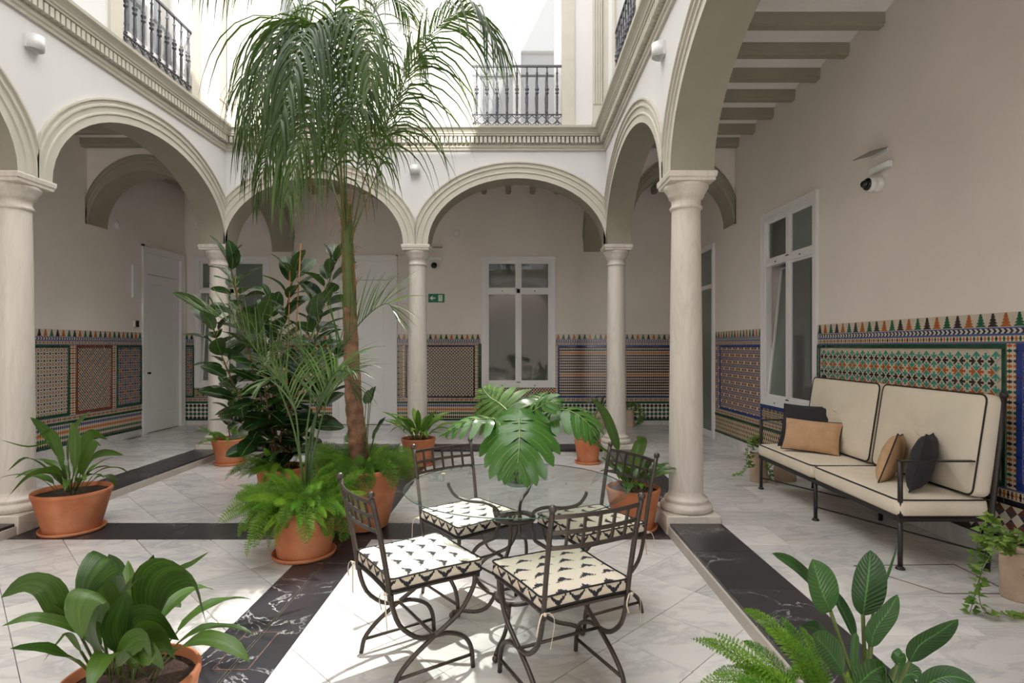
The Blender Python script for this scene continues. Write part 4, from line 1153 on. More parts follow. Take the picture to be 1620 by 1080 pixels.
s = MB(); s.box(.035, .105, -.0135, -.012, -.055, .055); s.build('door_symbol', M['signwhite'], ex)
s = MB()
s.lathe([(.010, -.001), (.010, .001)], 10, (0, 0, 0)); s.v = [(x+.066, -.0145+z, y+.036) for x, y, z in s.v]
for pts in ([(.072, .024), (.080, -.008)], [(.080, -.008), (.062, -.022), (.066, -.044)], [(.080, -.008), (.092, -.03), (.085, -.048)], [(.072, .02), (.055, .008), (.048, .020)], [(.074, .02), (.092, .006)]):
    s.tube([(x, -.0143, z) for x, z in pts], .0055, 6, flat=.25)
s.build('running_figure', M['signgreen'], ex)
def vent(loc, rz, label):
    r = empty('wall_vent', loc, rz, label, 'vent', 'round white wall vents')
    for prof, nm in (([(.068, 0), (.068, .008), (.058, .014), (.050, .008)], 'ring'), ([(.046, 0), (.046, .012), (.02, .018)], 'disc')):
        mb = MB().lathe(prof, 24); mb.v = [(x, -z, y) for x, y, z in mb.v]; mb.build(nm, M['frame' if nm == 'ring' else 'ceil'], r)
vent(onB(722, 369), 0, 'round white vent on the back wall above the exit sign')
YL = 5.73*900/(815-185)
vent((WL, YL, EYE+(548-355)*YL/900), PI/2, 'round white vent high on the left wall beside the gallery arch')
YL = 5.73*900/(815-213.5)
np_ = empty('number_panel', (WL, YL, EYE+(548-445)*YL/900), PI/2, 'tall white number panel left of the left wall door', 'panel')
MB().cbox(-.085, .085, -.03, 0, -.25, .25, c=.004).build('plate', M['plastic'], np_)
def text(body, size, par, loc, mat, rot=(PI/2, 0, 0), name='numeral'):
    cu = D.curves.new(name, 'FONT'); cu.body = body; cu.size = size; cu.extrude = .001; cu.align_x = 'CENTER'
    t = D.objects.new(name, cu); C.objects.link(t)
    dg = bpy.context.evaluated_depsgraph_get(); me = D.meshes.new_from_object(t.evaluated_get(dg)); D.objects.remove(t)
    me.materials.clear(); me.materials.append(mat); o = put(name, me, par, loc=loc, rot=rot); return o
text('10', .08, np_, (.035, -.031, -.22), M['ceil'])
n2 = empty('number_panel', onB(640.5, 459.5), 0, 'white number 13 panel on the back wall beside the door', 'panel')
MB().cbox(-.075, .075, -.03, 0, -.235, .235, c=.004).build('plate', M['plastic'], n2); text('13', .085, n2, (.03, -.031, -.215), M['ceil'])
YL = 5.73*900/(815-213.5)
th = empty('keypad', (WL, YL, EYE+(548-512)*YL/900), PI/2, 'small white and black keypad left of the left wall door', 'keypad')
MB().cbox(-.055, .055, -.025, 0, -.055, .055, c=.012).build('housing', M['plastic'], th); MB().cbox(-.02, .05, -.032, -.02, -.048, .048, c=.01).build('screen', M['black'], th)
# ---------------------------------------------------------------- plants: tools
def prof_lance(s): return min(1.0, 1.95*(s+.015)**.62*(1-s)**.85)
def prof_oval(s): return math.sin(PI*s)**.55 if 0 < s < 1 else 0
def prof_paddle(s): return min(1.0, 2.05*(s+.01)**.6*(1-s)**.72)
def prof_thin(s): return min(1, s*8)*(1-s**2.2)
def blade(mb, pts, W, prof=prof_lance, nrm=(0, 0, 1), fold=.25, n=12, mi=0, twist=0, wave=0, ph=0):
    P_ = spline(pts, n+1); nv = V(nrm).normalized(); rs = []
    for i, p in enumerate(P_):
        t = (P_[min(i+1, n)] - P_[max(i-1, 0)]).normalized()
        a = t.cross(nv)
        a = a.normalized() if a.length > 1e-4 else t.orthogonal()
        up = a.cross(t).normalized(); nv = up
        if twist: q = Quaternion(t, twist*i/n); a = q @ a; up = q @ up
        w_ = W*.5*max(prof(i/n), .015)
        wv = wave*w_*math.sin(i*1.3+ph)
        rs.append([p - a*w_ + up*(fold*w_ + wv), p - a*w_*.5 + up*fold*w_*.35, p, p + a*w_*.5 + up*fold*w_*.35, p + a*w_ + up*(fold*w_ - wv)])
    b0 = len(mb.v)
    mb.rings([[tuple(q) for q in r] for r in rs], mi, True, False, False, closed=False)
    for i in range(n+1):
        for k, u in enumerate((-1, -.5, 0, .5, 1)): mb.la[b0+i*5+k] = (u, i/n)
    return mb
def pot(root, rr, rb, h, saucer=True, soil=True, rim=.03, mat='terra'):
    t = .014
    prof = [(rb, .012), (rb+.002, .016), (rb + (rr-rb)*.88, h-rim*1.6), (rb + (rr-rb)*.92, h-rim*1.35), (rr-.006, h-rim*1.2), (rr, h-rim*.9), (rr, h-.006), (rr-.005, h), (rr-t, h), (rr-t-.004, h-.05)]
    MB().lathe(prof, 40, cap1=False).build('pot', M[mat], root)
    if saucer: MB().lathe([(rb+.004, 0), (rb+.030, .003), (rb+.038, .026), (rb+.030, .028), (rb+.022, .012), (.01, .011)], 40, cap1=True).build('saucer', M['terra'], root)
    if soil:
        mb = MB(); rs = []
        for q in (1, .8, .5, .2): rs.append([((rr-t-.001)*q*math.cos(2*PI*j/20), (rr-t-.001)*q*math.sin(2*PI*j/20), h-.035+.012*(1-q)+R.uniform(-.004, .004)) for j in range(20)])
        mb.rings(rs, 0, True, True, True); mb.build('soil', M['soil'], root)
def leafpart(root, loc, pts, W, mat, prof=prof_lance, nrm=(0, 0, 1), fold=.25, n=12, stem=None, sr=.004, name='leaf', **k):
    """pts in world space; root at loc"""
    L = V(loc); mb = MB(); q = [V(p)-L for p in pts]
    blade(mb, q, W, prof, nrm, fold, n, 0, **k)
    if stem:
        mb.tube(spline([V(p)-L for p in stem] + [q[0]], 8), sr, 5, 1)
    return mb.build(name, [M[mat], M['stem']], root)
def asp_leaf(root, base, az, lean, stem, L, W, droop, mat, rg):
    """aspidistra leaf: upright stalk then a blade that arches over"""
    d = V((math.cos(az), math.sin(az), 0)); pts = []; p = V(base); a = lean; st = [p.copy()]
    for i in range(3):
        p = p + (d*math.sin(a) + V((0, 0, 1))*math.cos(a))*stem/3; a += droop*.12; st.append(p.copy())
    bl = [p.copy()]
    for i in range(6):
        p = p + (d*math.sin(a) + V((0, 0, 1))*math.cos(a))*L/6; a += droop/6; bl.append(p.copy())
    mb = MB(); side = V((-d.y, d.x, 0)); nr = (d*-math.cos(lean) + V((0, 0, 1))*math.sin(lean)+V((0, 0, .3)))
    blade(mb, bl, W, prof_lance, nr, .28, 10, twist=rg.uniform(-.7, .7), wave=.12, ph=rg.uniform(0, 6))
    mb.tube(st, .0035, 5, 1)
    return mb.build('leaf', [M[mat], M['stem']], root)
def clump(root, h, r, n, seed, L=(.28, .42), W=(.07, .11), stem=(.1, .2), droop=(.7, 1.7), lean=(.08, .7), mat='aspi', azr=(0, 2*PI)):
    rg = random.Random(seed)
    for i in range(n):
        az = azr[0] + (azr[1]-azr[0])*(i + rg.uniform(0, .8))/n; q = rg.uniform(.1, .9)*r*.6
        asp_leaf(root, (q*math.cos(az), q*math.sin(az), h-.03), az, rg.uniform(*lean), rg.uniform(*stem), rg.uniform(*L), rg.uniform(*W), rg.uniform(*droop), mat, rg)
def fern_mesh(seed, L=.34, needles=26, rad_=.035, mat='fern', curl=1.2):
    """one arching asparagus frond with whorled needles"""
    rg = random.Random(seed); mb = MB(); pts = []; p = V((0, 0, 0)); a = .25
    for i in range(9):
        pts.append(p.copy()); p = p + V((math.sin(a), 0, math.cos(a)))*L/8; a += curl/8
    mb.tube(pts, [.0022*(1-i/10) for i in range(9)], 4, 1)
    S = spline(pts, needles+1)
    for i in range(1, needles+1):
        t = (S[i]-S[i-1]).normalized(); s = i/needles; rr = rad_*(math.sin(PI*min(1, .12+s*.9))**.6)
        o1 = t.orthogonal().normalized(); off = rg.uniform(0, 6)
        for k in range(9):
            d = (Quaternion(t, off + k*2*PI/9 + rg.uniform(-.2, .2)) @ o1) * rr*rg.uniform(.75, 1.1) + t*rr*.45
            c = S[i]; sd = d.cross(t).normalized()*.0016
            e = c + d; m_ = c + d*.5
            mb.add([c, m_+sd, e, m_-sd], [(0, 1, 2, 3)])
            for f in (-1, 1):
                e2 = m_ + d*.4 + sd.normalized()*f*rr*.35
                mb.add([m_, m_+(e2-m_)*.5+t*.0015, e2, m_+(e2-m_)*.5-t*.0015], [(0, 1, 2, 3)])
    return mb.mesh('frond', [M[mat], M['stem']])
FERN = [fern_mesh(i, .34, 30, .030, curl=c) for i, c in ((1, .9), (2, 1.5), (3, 2.0))]
FINE = [fern_mesh(i+10, .24, 20, .05, 'fernpale', curl=c) for i, c in ((1, 1.2), (2, 2.0), (3, 2.6))]
def ferns(root, h, r, n, seed, meshes=FERN, sc=(.7, 1.2), lean=(-.1, .6), azr=(0, 2*PI), inner=.2):
    rg = random.Random(seed)
    for i in range(n):
        az = azr[0] + (azr[1]-azr[0])*(i+rg.uniform(0, .9))/n; q = r*rg.uniform(inner, .85); s = rg.uniform(*sc)
        m = Matrix.Translation((q*math.cos(az), q*math.sin(az), h-.03)) @ Matrix.Rotation(az+rg.uniform(-.4, .4), 4, 'Z') @ Matrix.Rotation(rg.uniform(*lean), 4, 'Y') @ Matrix.Rotation(rg.uniform(-.2, .2), 4, 'X') @ Matrix.Scale(s, 4)
        put('frond', meshes[i % 3], root, mat=m)
def pinnate(mb, rach, n, L, w0, side_ang, grav, rg, s0=.18, n_seg=6, up=(0, 0, 1), vee=.3, taper=True, mi=0, mist=1, r0=.007):
    """feather frond: rachis through points, leaflets either side bending under their weight"""
    S = spline(rach, 40); mb.tube(S, [r0*(1-.85*i/40) for i in range(40)], 5, mist)
    for i in range(n):
        s = s0 + (1-s0)*(i+.5)/n; k = min(38, int(s*39)); f = s*39-k; p = S[k].lerp(S[k+1], min(1, f))
        t = (S[k+1]-S[k]).normalized(); a = t.cross(V(up)); a = a.normalized() if a.length > .05 else t.orthogonal(); u = a.cross(t).normalized()
        for sd in (-1, 1):
            if rg.random() < .04: continue
            ang = side_ang*(1-.35*s) + rg.uniform(-.12, .12)
            d = (t*math.cos(ang) + a*sd*math.sin(ang)*math.cos(vee) + u*math.sin(vee)*math.sin(ang)).normalized()
            l = L*(.55+.75*math.sin(PI*min(1, .15+s*.8)))*(1-.45*max(0, s-.75)*4 if taper else 1)*rg.uniform(.8, 1.12)
            pts = [p.copy()]; q = p.copy(); g = grav*rg.uniform(.75, 1.2)
            for j in range(n_seg-1):
                q = q + d*l/(n_seg-1); pts.append(q.copy()); d = (d + V((0, 0, -1))*g/(n_seg-1)).normalized()
            w_ = w0*rg.uniform(.75, 1.15); rs = []
            for j, c in enumerate(pts):
                tt = (pts[min(j+1, n_seg-1)] - pts[max(j-1, 0)]).normalized(); b = tt.cross(u if abs(tt.dot(u)) < .9 else a).normalized()
                ww = w_*.5*(1-(j/(n_seg-1))**1.8)*(.5 if j == 0 else 1)+.0006
                b = Quaternion(tt, .5*math.sin(i*2.3+sd)) @ b
                rs.append([tuple(c-b*ww), tuple(c+b*ww)])
            mb.rings(rs, mi, True, False, False, closed=False)
    return mb
def W2(loc): return V(loc)

# ---------------------------------------------------------------- the tall palm in the big terracotta pot
PB = (-1.25, 4.60, 0)
pr = empty('potted_palm', PB, 0, 'tall palm with long drooping fronds in the biggest terracotta pot', 'palm')
pot(pr, .335, .215, .49, rim=.035, saucer=False)
tp = [(568, 740, 4.64), (566, 690, 4.64), (560, 640, 4.64), (556, 560, 4.64), (553, 480, 4.63), (551, 420, 4.62), (549, 360, 4.61), (548, 320, 4.60)]
tp = [PX(*p)-V(PB) for p in tp]
Sx = spline(tp, 60); rgp = random.Random(5)
rr = []
for i in range(60):
    s = i/59; b = .082*(1-s)**.5 if s < .5 else .058 - (s-.5)*.03
    b = max(b, .042); rr.append(b*(1+.05*math.sin(i*2.1)))
tm = MB().tube(Sx[:34], rr[:34], 14, cap=True)
tm.build('trunk', M['bark'], pr)
MB().tube(Sx[30:], [r*.92 for r in rr[30:]], 12).build('green_shaft', M['stem'], pr)
# torn fibrous leaf bases hugging the trunk
for k in range(16):
    i0 = rgp.randint(0, 40); az = rgp.uniform(0, 2*PI); mb = MB(); L_ = rgp.randint(7, 14)
    pts = [Sx[min(59, i0+j)] + V((math.cos(az), math.sin(az), 0))*(rr[min(59, i0+j)]*.96 + (.003 if j < L_-1 else .02)) for j in range(L_)]
    blade(mb, pts, .06*rgp.uniform(.5, 1), prof_thin, (math.cos(az), math.sin(az), 0), -.5, 8); mb.build('leaf_base', M['bark' if k % 3 else 'stem'], pr)
hk = MB()
for k in range(90):
    i0 = rgp.randint(36, 58); az = rgp.uniform(0, 2*PI); c = Sx[i0] + V((math.cos(az), math.sin(az), 0))*rr[i0]*.9
    hk.tube([c, c+V((rgp.uniform(-.02, .03), rgp.uniform(-.03, .03), rgp.uniform(.02, .10))), c+V((rgp.uniform(-.05, .06), rgp.uniform(-.05, .05), rgp.uniform(-.02, .14)))], .0022, 3)
hk.build('fibre', M['husk'], pr, kind='stuff')
FR = [  # rachis through the photograph's pixels with distance, leaflet length, count, weight
 ([(552, 400, 4.6), (572, 300, 4.5), (600, 225, 4.4), (640, 130, 4.3), (690, 45, 4.2), (745, 18, 4.1), (785, 70, 4.0)], .62, 46, 1.9),
 ([(550, 390, 4.6), (578, 320, 4.7), (612, 230, 4.8), (640, 130, 4.9), (655, 75, 4.95), (668, 95, 5.0)], .42, 34, 2.2),
 ([(548, 380, 4.6), (535, 280, 4.5), (508, 130, 4.3), (465, 40, 4.1), (425, 90, 3.9), (390, 205, 3.8)], .62, 44, 2.4),
 ([(548, 380, 4.6), (538, 260, 4.4), (522, 120, 4.1), (500, 40, 3.8), (472, 80, 3.55), (442, 200, 3.4)], .62, 44, 2.4),
 ([(549, 380, 4.6), (548, 240, 4.4), (552, 90, 4.2), (565, 20, 3.9), (580, 60, 3.6), (586, 140, 3.5)], .45, 36, 2.2),
 ([(547, 380, 4.6), (520, 270, 4.8), (475, 150, 5.0), (430, 120, 5.1), (400, 190, 5.2), (385, 285, 5.2)], .55, 36, 2.4),
 ([(548, 360, 4.6), (525, 160, 4.6), (450, -40, 4.5), (360, -70, 4.4), (290, -30, 4.3)], .45, 34, 2.2),
 ([(549, 380, 4.6), (545, 260, 4.8), (560, 120, 5.1), (590, 20, 5.4), (620, -5, 5.6), (650, 30, 5.8)], .45, 30, 1.4),
 ([(548, 380, 4.6), (540, 310, 4.5), (525, 220, 4.3), (500, 165, 4.1), (475, 215, 3.9), (455, 320, 3.8)], .55, 36, 2.6),
 ([(549, 380, 4.6), (535, 320, 4.7), (500, 240, 4.9), (455, 205, 5.0), (422, 250, 5.1), (405, 325, 5.1)], .46, 32, 2.6),
 ([(548, 360, 4.6), (540, 170, 4.3), (530, 60, 3.9), (535, -30, 3.5), (545, -50, 3.2)], .46, 26, 1.8),
 ([(550, 380, 4.6), (562, 290, 4.4), (570, 210, 4.2), (562, 170, 3.9), (548, 220, 3.7)], .38, 22, 2.4),
 ([(550, 385, 4.6), (545, 330, 4.7), (535, 250, 4.9), (545, 180, 5.1), (575, 150, 5.3), (600, 190, 5.4)], .42, 26, 2.4),
]
for i, (pts, L_, n, g) in enumerate(FR):
    mb = MB(); pinnate(mb, [PX(*p)-V(PB) for p in pts], int(n*1.35), L_*1.2, .0165, .85, g*1.9, random.Random(40+i), s0=.30, n_seg=8, vee=.1)
    mb.build('frond', [M['palm'], M['stem']], pr)
dd = MB()
for k in range(9):
    x = 470+k*14+rgp.uniform(-8, 8); y0 = rgp.uniform(150, 260); Y = rgp.uniform(3.9, 4.5)
    dd.tube(spline([PX(x, y0, Y)-V(PB), PX(x+6, y0+60, Y)-V(PB), PX(x+rgp.uniform(-8, 14), y0+rgp.uniform(110, 170), Y)-V(PB)], 6), .0018, 3)
dd.build('dry_strand', M['husk'], pr, kind='stuff')
ferns(pr, .51, .30, 80, 3, FINE, (.8, 1.5), (.1, 1.1), inner=.3)
ferns(pr, .51, .30, 26, 4, FERN, (.6, 1.0), (.0, .9), inner=.2)
clump(pr, .49, .2, 5, 77, (.12, .18), (.07, .09), (.25, .6), (.2, .6), (.0, .25), 'ficus', (-1.2, 1.2))

# ---------------------------------------------------------------- young palm and asparagus fern in the front pot
FB = (-1.475, 3.98, 0)
fp_ = empty('potted_fern_and_young_palm', FB, 0, 'round terracotta pot of bright asparagus fern and young palm, nearest of the central group', 'plant')
pot(fp_, .215, .178, .355, rim=.04)
for i, (pts, L_, n, s0, g) in enumerate((
 ([(483, 780, 3.98), (470, 700, 3.96), (452, 640, 3.9), (420, 575, 3.85), (370, 515, 3.8), (302, 482, 3.75)], .33, 24, .42, .5),
 ([(487, 780, 3.98), (495, 690, 3.95), (510, 620, 3.9), (540, 555, 3.88), (575, 505, 3.9), (612, 480, 3.95), (628, 505, 3.95)], .30, 24, .45, .6),
 ([(485, 780, 3.98), (485, 690, 4.05), (492, 620, 4.15), (480, 560, 4.2), (450, 540, 4.2), (425, 575, 4.2)], .30, 20, .42, 1.3),
 ([(485, 780, 3.98), (489, 700, 3.8), (505, 640, 3.65), (530, 590, 3.5), (560, 590, 3.4)], .28, 18, .45, 1.2),
 ([(482, 780, 3.98), (474, 710, 3.85), (465, 640, 3.7), (440, 600, 3.6), (415, 610, 3.5)], .28, 18, .45, 1.3),
 ([(486, 780, 3.98), (500, 700, 4.1), (520, 630, 4.2), (548, 600, 4.3), (560, 620, 4.3)], .26, 16, .4, 1.2))):
    mb = MB(); pinnate(mb, [PX(*p)-V(FB) for p in pts], int(n*1.1), L_*1.25, .0125, .8, g, random.Random(70+i), s0=s0, n_seg=7, vee=.75, r0=.009)
    mb.build('palm_frond', [M['kentia'], M['kentia']], fp_)
ferns(fp_, .36, .20, 70, 8, FERN, (.7, 1.2), (.0, 1.0), inner=.1)
ferns(fp_, .38, .20, 30, 18, FINE, (1.0, 1.7), (.1, 1.1), inner=.1)
ferns(fp_, .37, .20, 26, 9, FERN, (.9, 1.45), (.45, 1.2), (PI*.6, PI*1.4))
ferns(fp_, .36, .19, 10, 10, FERN, (.7, 1.0), (1.0, 1.5), (PI*1.15, PI*1.9), inner=.7)

# ---------------------------------------------------------------- rubber plant
RB = (-2.10, 5.12, 0)
rp = empty('potted_rubber_plant', RB, 0, 'tall dark-leaved rubber plant on stakes in a terracotta pot behind the fern', 'plant')
pot(rp, .215, .165, .375)
ferns(rp, .375, .2, 34, 21, FERN, (.7, 1.2), (.1, 1.2), (PI*.4, PI*1.7))
def leaf_mesh(L, W, seed, mat):
    mb = MB(); rg = random.Random(seed); b = rg.uniform(.1, .35)
    blade(mb, [(0, 0, 0), (L*.33, 0, .03*b), (L*.66, 0, -.02*b), (L, 0, -.12*b*L/.2)], W, prof_oval, (0, 0, 1), .22, 12)
    mb.tube([(-.045, 0, -.012), (0, 0, 0)], .0035, 4, 1); mb.tube([(0, 0, .0015), (L*.33, 0, .0015+.03*b), (L*.66, 0, .0015-.02*b), (L*.95, 0, .0015-.11*b*L/.2)], .0016, 4, 1)
    return mb.mesh('leaf', [M[mat], M['midrib']])
FL = [leaf_mesh(.27, .15, 1, 'ficus'), leaf_mesh(.235, .128, 2, 'ficus'), leaf_mesh(.18, .105, 3, 'ficus')]
def leaf_at(root, mesh, p, d, up, s=1, roll=0):
    d = V(d).normalized(); u = V(up); u = (u - d*u.dot(d)).normalized(); u = Quaternion(d, roll) @ u; y = u.cross(d)
    put('leaf', mesh, root, mat=Matrix(((d.x*s, y.x*s, u.x*s, p[0]), (d.y*s, y.y*s, u.y*s, p[1]), (d.z*s, y.z*s, u.z*s, p[2]), (0, 0, 0, 1))))
rgf = random.Random(11)
STE = [([(436, 735, 5.1), (415, 640, 5.05), (390, 540, 5.0), (375, 470, 4.95), (362, 410, 4.9)], 20, .12),
       ([(440, 735, 5.12), (432, 640, 5.15), (440, 550, 5.2), (455, 480, 5.2), (468, 420, 5.2)], 22, .12),
       ([(445, 735, 5.15), (462, 640, 5.2), (490, 540, 5.25), (515, 470, 5.25), (530, 400, 5.2)], 20, .12),
       ([(440, 735, 5.1), (450, 660, 5.0), (480, 600, 4.9), (500, 540, 4.85), (505, 480, 4.8)], 18, .15),
       ([(438, 735, 5.1), (400, 680, 5.0), (375, 620, 4.95), (350, 560, 4.9), (330, 490, 4.85)], 20, .15),
       ([(440, 735, 5.1), (430, 680, 4.95), (420, 620, 4.85), (415, 560, 4.8), (410, 500, 4.8)], 18, .12),
       ([(442, 735, 5.15), (470, 700, 5.2), (505, 650, 5.3), (520, 600, 5.35), (530, 560, 5.4)], 16, .12),
       ([(441, 735, 5.1), (440, 700, 5.3), (425, 620, 5.5), (420, 540, 5.6), (430, 470, 5.6)], 18, .12)]
for k, (pts, n, f0) in enumerate(STE):
    n = int(n*1.75)
    S = spline([PX(*p)-V(RB) for p in pts], 30)
    MB().tube(S, [.011*(1-.6*i/29) for i in range(30)], 6).build('stem', M['ficusstem'], rp)
    for i in range(n):
        s = f0 + (1-f0)*(i+.5)/n; p = S[min(29, int(s*29))]; az = i*2.4 + k
        t = (S[min(29, int(s*29)+1)] - S[max(0, int(s*29)-1)]).normalized()
        el = rgf.uniform(-.15, .6) + (.55 if s > .85 else 0) - (.5 if s < .5 else 0)
        d = V((math.cos(az)*math.cos(el), math.sin(az)*math.cos(el), math.sin(el))) + t*.3
        leaf_at(rp, FL[(0 if s < .6 else rgf.randint(0, 2))], p + d.normalized()*.045, d, (0, 0, 1) if abs(el) < 1.1 else (1, 0, 0), rgf.uniform(.85, 1.1), rgf.uniform(-.7, .7))
    MB().tube([S[-1], S[-1]+V((.005, 0, .05))], [.005, .001], 5).build('leaf_sheath', M['husk'], rp)
for x, y in ((476, 385), (459, 418), (373, 450)):
    a = PX(x, y, 5.12)-V(RB); MB().tube([V((a.x*.3, .02, .33)), a], .006, 6).build('stake', M['bamboo'], rp)

# ---------------------------------------------------------------- pots of aspidistra
def potted(name, loc, label, rr, rb, h, cat='plant', **kw):
    r = empty(name, loc, 0, label, cat); pot(r, rr, rb, h, **kw); return r
# left, beside the large column
q = potted('potted_aspidistra', (-3.50, 4.50, 0), 'aspidistra in a terracotta pot by the large left column', .265, .185, .325)
LB = (-3.50, 4.50, 0)
for st, pts, W, nr in (
 ([(108, 775, 4.5)], [(100, 745, 4.4), (85, 700, 4.3), (45, 705, 4.2), (0, 695, 4.1)], .085, (0, -.6, 1)),
 ([(105, 775, 4.5)], [(95, 750, 4.35), (75, 745, 4.2), (45, 755, 4.1), (15, 783, 4.0)], .13, (-.3, -.6, 1)),
 ([(110, 775, 4.5)], [(100, 730, 4.45), (85, 700, 4.4), (65, 675, 4.35), (48, 660, 4.3)], .11, (.7, -.5, .5)),
 ([(112, 775, 4.5)], [(108, 730, 4.5), (112, 700, 4.5), (125, 670, 4.5), (143, 650, 4.5)], .13, (-.6, -.8, .3)),
 ([(115, 775, 4.5)], [(125, 740, 4.5), (135, 700, 4.5), (150, 685, 4.5), (170, 695, 4.4)], .12, (.2, -.9, .5)),
 ([(118, 775, 4.5)], [(135, 745, 4.5), (150, 722, 4.5), (172, 716, 4.4), (196, 720, 4.3)], .085, (0, -.5, 1)),
 ([(110, 775, 4.5)], [(100, 740, 4.3), (92, 700, 4.25), (80, 680, 4.2), (60, 690, 4.15)], .10, (0, -1, .3)),
 ([(112, 775, 4.5)], [(118, 740, 4.3), (120, 705, 4.25), (118, 680, 4.2), (112, 668, 4.2)], .11, (.3, -1, .2)),
 ([(108, 775, 4.5)], [(85, 755, 4.4), (65, 735, 4.3), (40, 725, 4.2), (12, 745, 4.1)], .08, (0, -.5, 1)),
 ([(114, 775, 4.5)], [(128, 750, 4.4), (135, 725, 4.35), (150, 700, 4.3), (160, 705, 4.3)], .10, (.4, -.8, .4))):
    leafpart(q, LB, [PX(*p) for p in pts], W, 'aspi', nrm=nr, stem=[PX(*p) for p in st])
clump(q, .325, .2, 16, 31, (.22, .34), (.06, .10), (.08, .16), (.8, 1.8), (.1, .8))
# front left, nearest
FLB = (-1.32, 1.95, 0)
q = potted('potted_aspidistra', FLB, 'large aspidistra with broad arching leaves, cut by the bottom left edge', .215, .16, .325)
def T_(*a): return [PX(*p) for p in a]
for st, pts, W, nr, mt in (
 ([(165, 1065, 1.95)], [(135, 990, 1.9), (98, 965, 1.85), (75, 928, 1.8), (40, 922, 1.78), (2, 945, 1.75)], .105, (0, -.8, .6), 'aspi'),
 ([(160, 1068, 1.95)], [(125, 1000, 1.85), (100, 985, 1.82), (50, 976, 1.78), (3, 990, 1.75)], .05, (0, -.5, .9), 'aspi'),
 ([(180, 1062, 2.0)], [(185, 960, 2.0), (190, 905, 1.97), (172, 885, 1.9), (145, 915, 1.82), (127, 962, 1.78)], .17, (-.35, -.9, .3), 'aspi'),
 ([(175, 1066, 1.9)], [(160, 985, 1.85), (158, 940, 1.8), (138, 940, 1.75), (125, 965, 1.72), (130, 1010, 1.70)], .155, (-.1, -1, .3), 'aspi'),
 ([(195, 1062, 2.05)], [(190, 980, 2.1), (188, 930, 2.1), (183, 898, 2.1), (172, 876, 2.1)], .10, (.4, -.9, .2), 'aspi'),
 ([(205, 1060, 2.05)], [(200, 985, 2.1), (215, 940, 2.1), (232, 905, 2.1), (243, 877, 2.1)], .085, (.6, -.8, .1), 'aspi'),
 ([(215, 1062, 2.0)], [(235, 985, 1.95), (243, 925, 1.92), (275, 900, 1.86), (308, 915, 1.8), (326, 985, 1.76)], .20, (.15, -1, .35), 'aspi'),
 ([(205, 1065, 1.95)], [(200, 1010, 1.9), (215, 985, 1.85), (250, 980, 1.8), (283, 1012, 1.75)], .15, (.1, -.9, .5), 'aspi'),
 ([(225, 1066, 1.95)], [(222, 1030, 1.85), (235, 1008, 1.8), (262, 1008, 1.76), (278, 1042, 1.72)], .16, (.2, -.9, .5), 'aspi'),
 ([(230, 1066, 1.9)], [(205, 1040, 1.8), (222, 1025, 1.75), (245, 1035, 1.7), (258, 1058, 1.7)], .11, (0, -.9, .5), 'aspi'),
 ([(190, 1062, 2.0)], [(178, 985, 1.95), (190, 950, 1.92), (215, 915, 1.9), (233, 912, 1.88)], .05, (0, -.6, .8), 'aspi'),
 ([(150, 1066, 1.95)], [(128, 1030, 1.9), (108, 1000, 1.85), (90, 1015, 1.82), (68, 1047, 1.8)], .045, (0, -.8, .5), 'aspi'),
 ([(165, 1066, 1.95)], [(170, 1010, 1.9), (168, 960, 1.9), (160, 930, 1.9), (150, 915, 1.9)], .12, (.5, -.8, .1), 'aspi'),
 ([(170, 1066, 1.92)], [(165, 1040, 1.85), (150, 1010, 1.82), (145, 985, 1.8), (155, 965, 1.8)], .10, (-.4, -.9, .2), 'aspi'),
 ([(180, 1066, 1.92)], [(190, 1030, 1.85), (185, 990, 1.84), (192, 960, 1.83), (200, 935, 1.83)], .12, (.6, -.8, .2), 'aspi'),
 ([(215, 1064, 2.05)], [(250, 960, 2.15), (280, 905, 2.2), (305, 890, 2.2), (330, 873, 2.2)], .03, (0, -.7, .7), 'aspi'),
 ([(190, 1066, 1.9)], [(185, 1050, 1.8), (205, 1020, 1.76), (230, 1010, 1.72), (240, 1040, 1.7)], .10, (0, -.9, .5), 'aspi')):
    leafpart(q, FLB, T_(*pts), W, mt, nrm=nr, stem=T_(*st), sr=.0045, n=14, fold=.2)
clump(q, .325, .17, 12, 33, (.22, .34), (.07, .11), (.10, .22), (.6, 1.6), (.05, .5))
# middle back
q = potted('potted_aspidistra', (-1.19, 7.0, 0), 'bright green aspidistra in a terracotta pot before the middle back column', .21, .15, .33)
clump(q, .33, .2, 30, 35, (.28, .40), (.08, .12), (.08, .2), (.5, 1.5), (.1, .8), 'aspilight')
# right by the column
CBX = (.945, 4.56, 0)
q = potted('potted_aspidistra', CBX, 'aspidistra with one tall pale leaf, terracotta pot left of the near right column', .215, .155, .33)
clump(q, .33, .18, 18, 37, (.2, .30), (.09, .13), (.06, .14), (.3, 1.3), (.1, .75))
for st, pts, W, nr in (([(1000, 770, 4.6)], [(978, 712, 4.45), (970, 685, 4.4), (955, 650, 4.35), (934, 628, 4.3)], .105, (-.3, -.9, .3)),
                   ([(1000, 770, 4.6)], [(985, 745, 4.5), (965, 720, 4.4), (935, 698, 4.3), (910, 682, 4.2)], .07, (0, -.5, .9)),
                   ([(1003, 770, 4.6)], [(1000, 745, 4.5), (1008, 715, 4.5), (1015, 695, 4.5), (1008, 690, 4.4)], .14, (0, -1, .3)),
                   ([(1005, 770, 4.6)], [(1018, 750, 4.5), (1030, 725, 4.4), (1045, 738, 4.3), (1058, 742, 4.2)], .08, (.2, -.7, .7))):
    leafpart(q, CBX, T_(*pts), W, 'aspi', nrm=nr, stem=T_(*st))
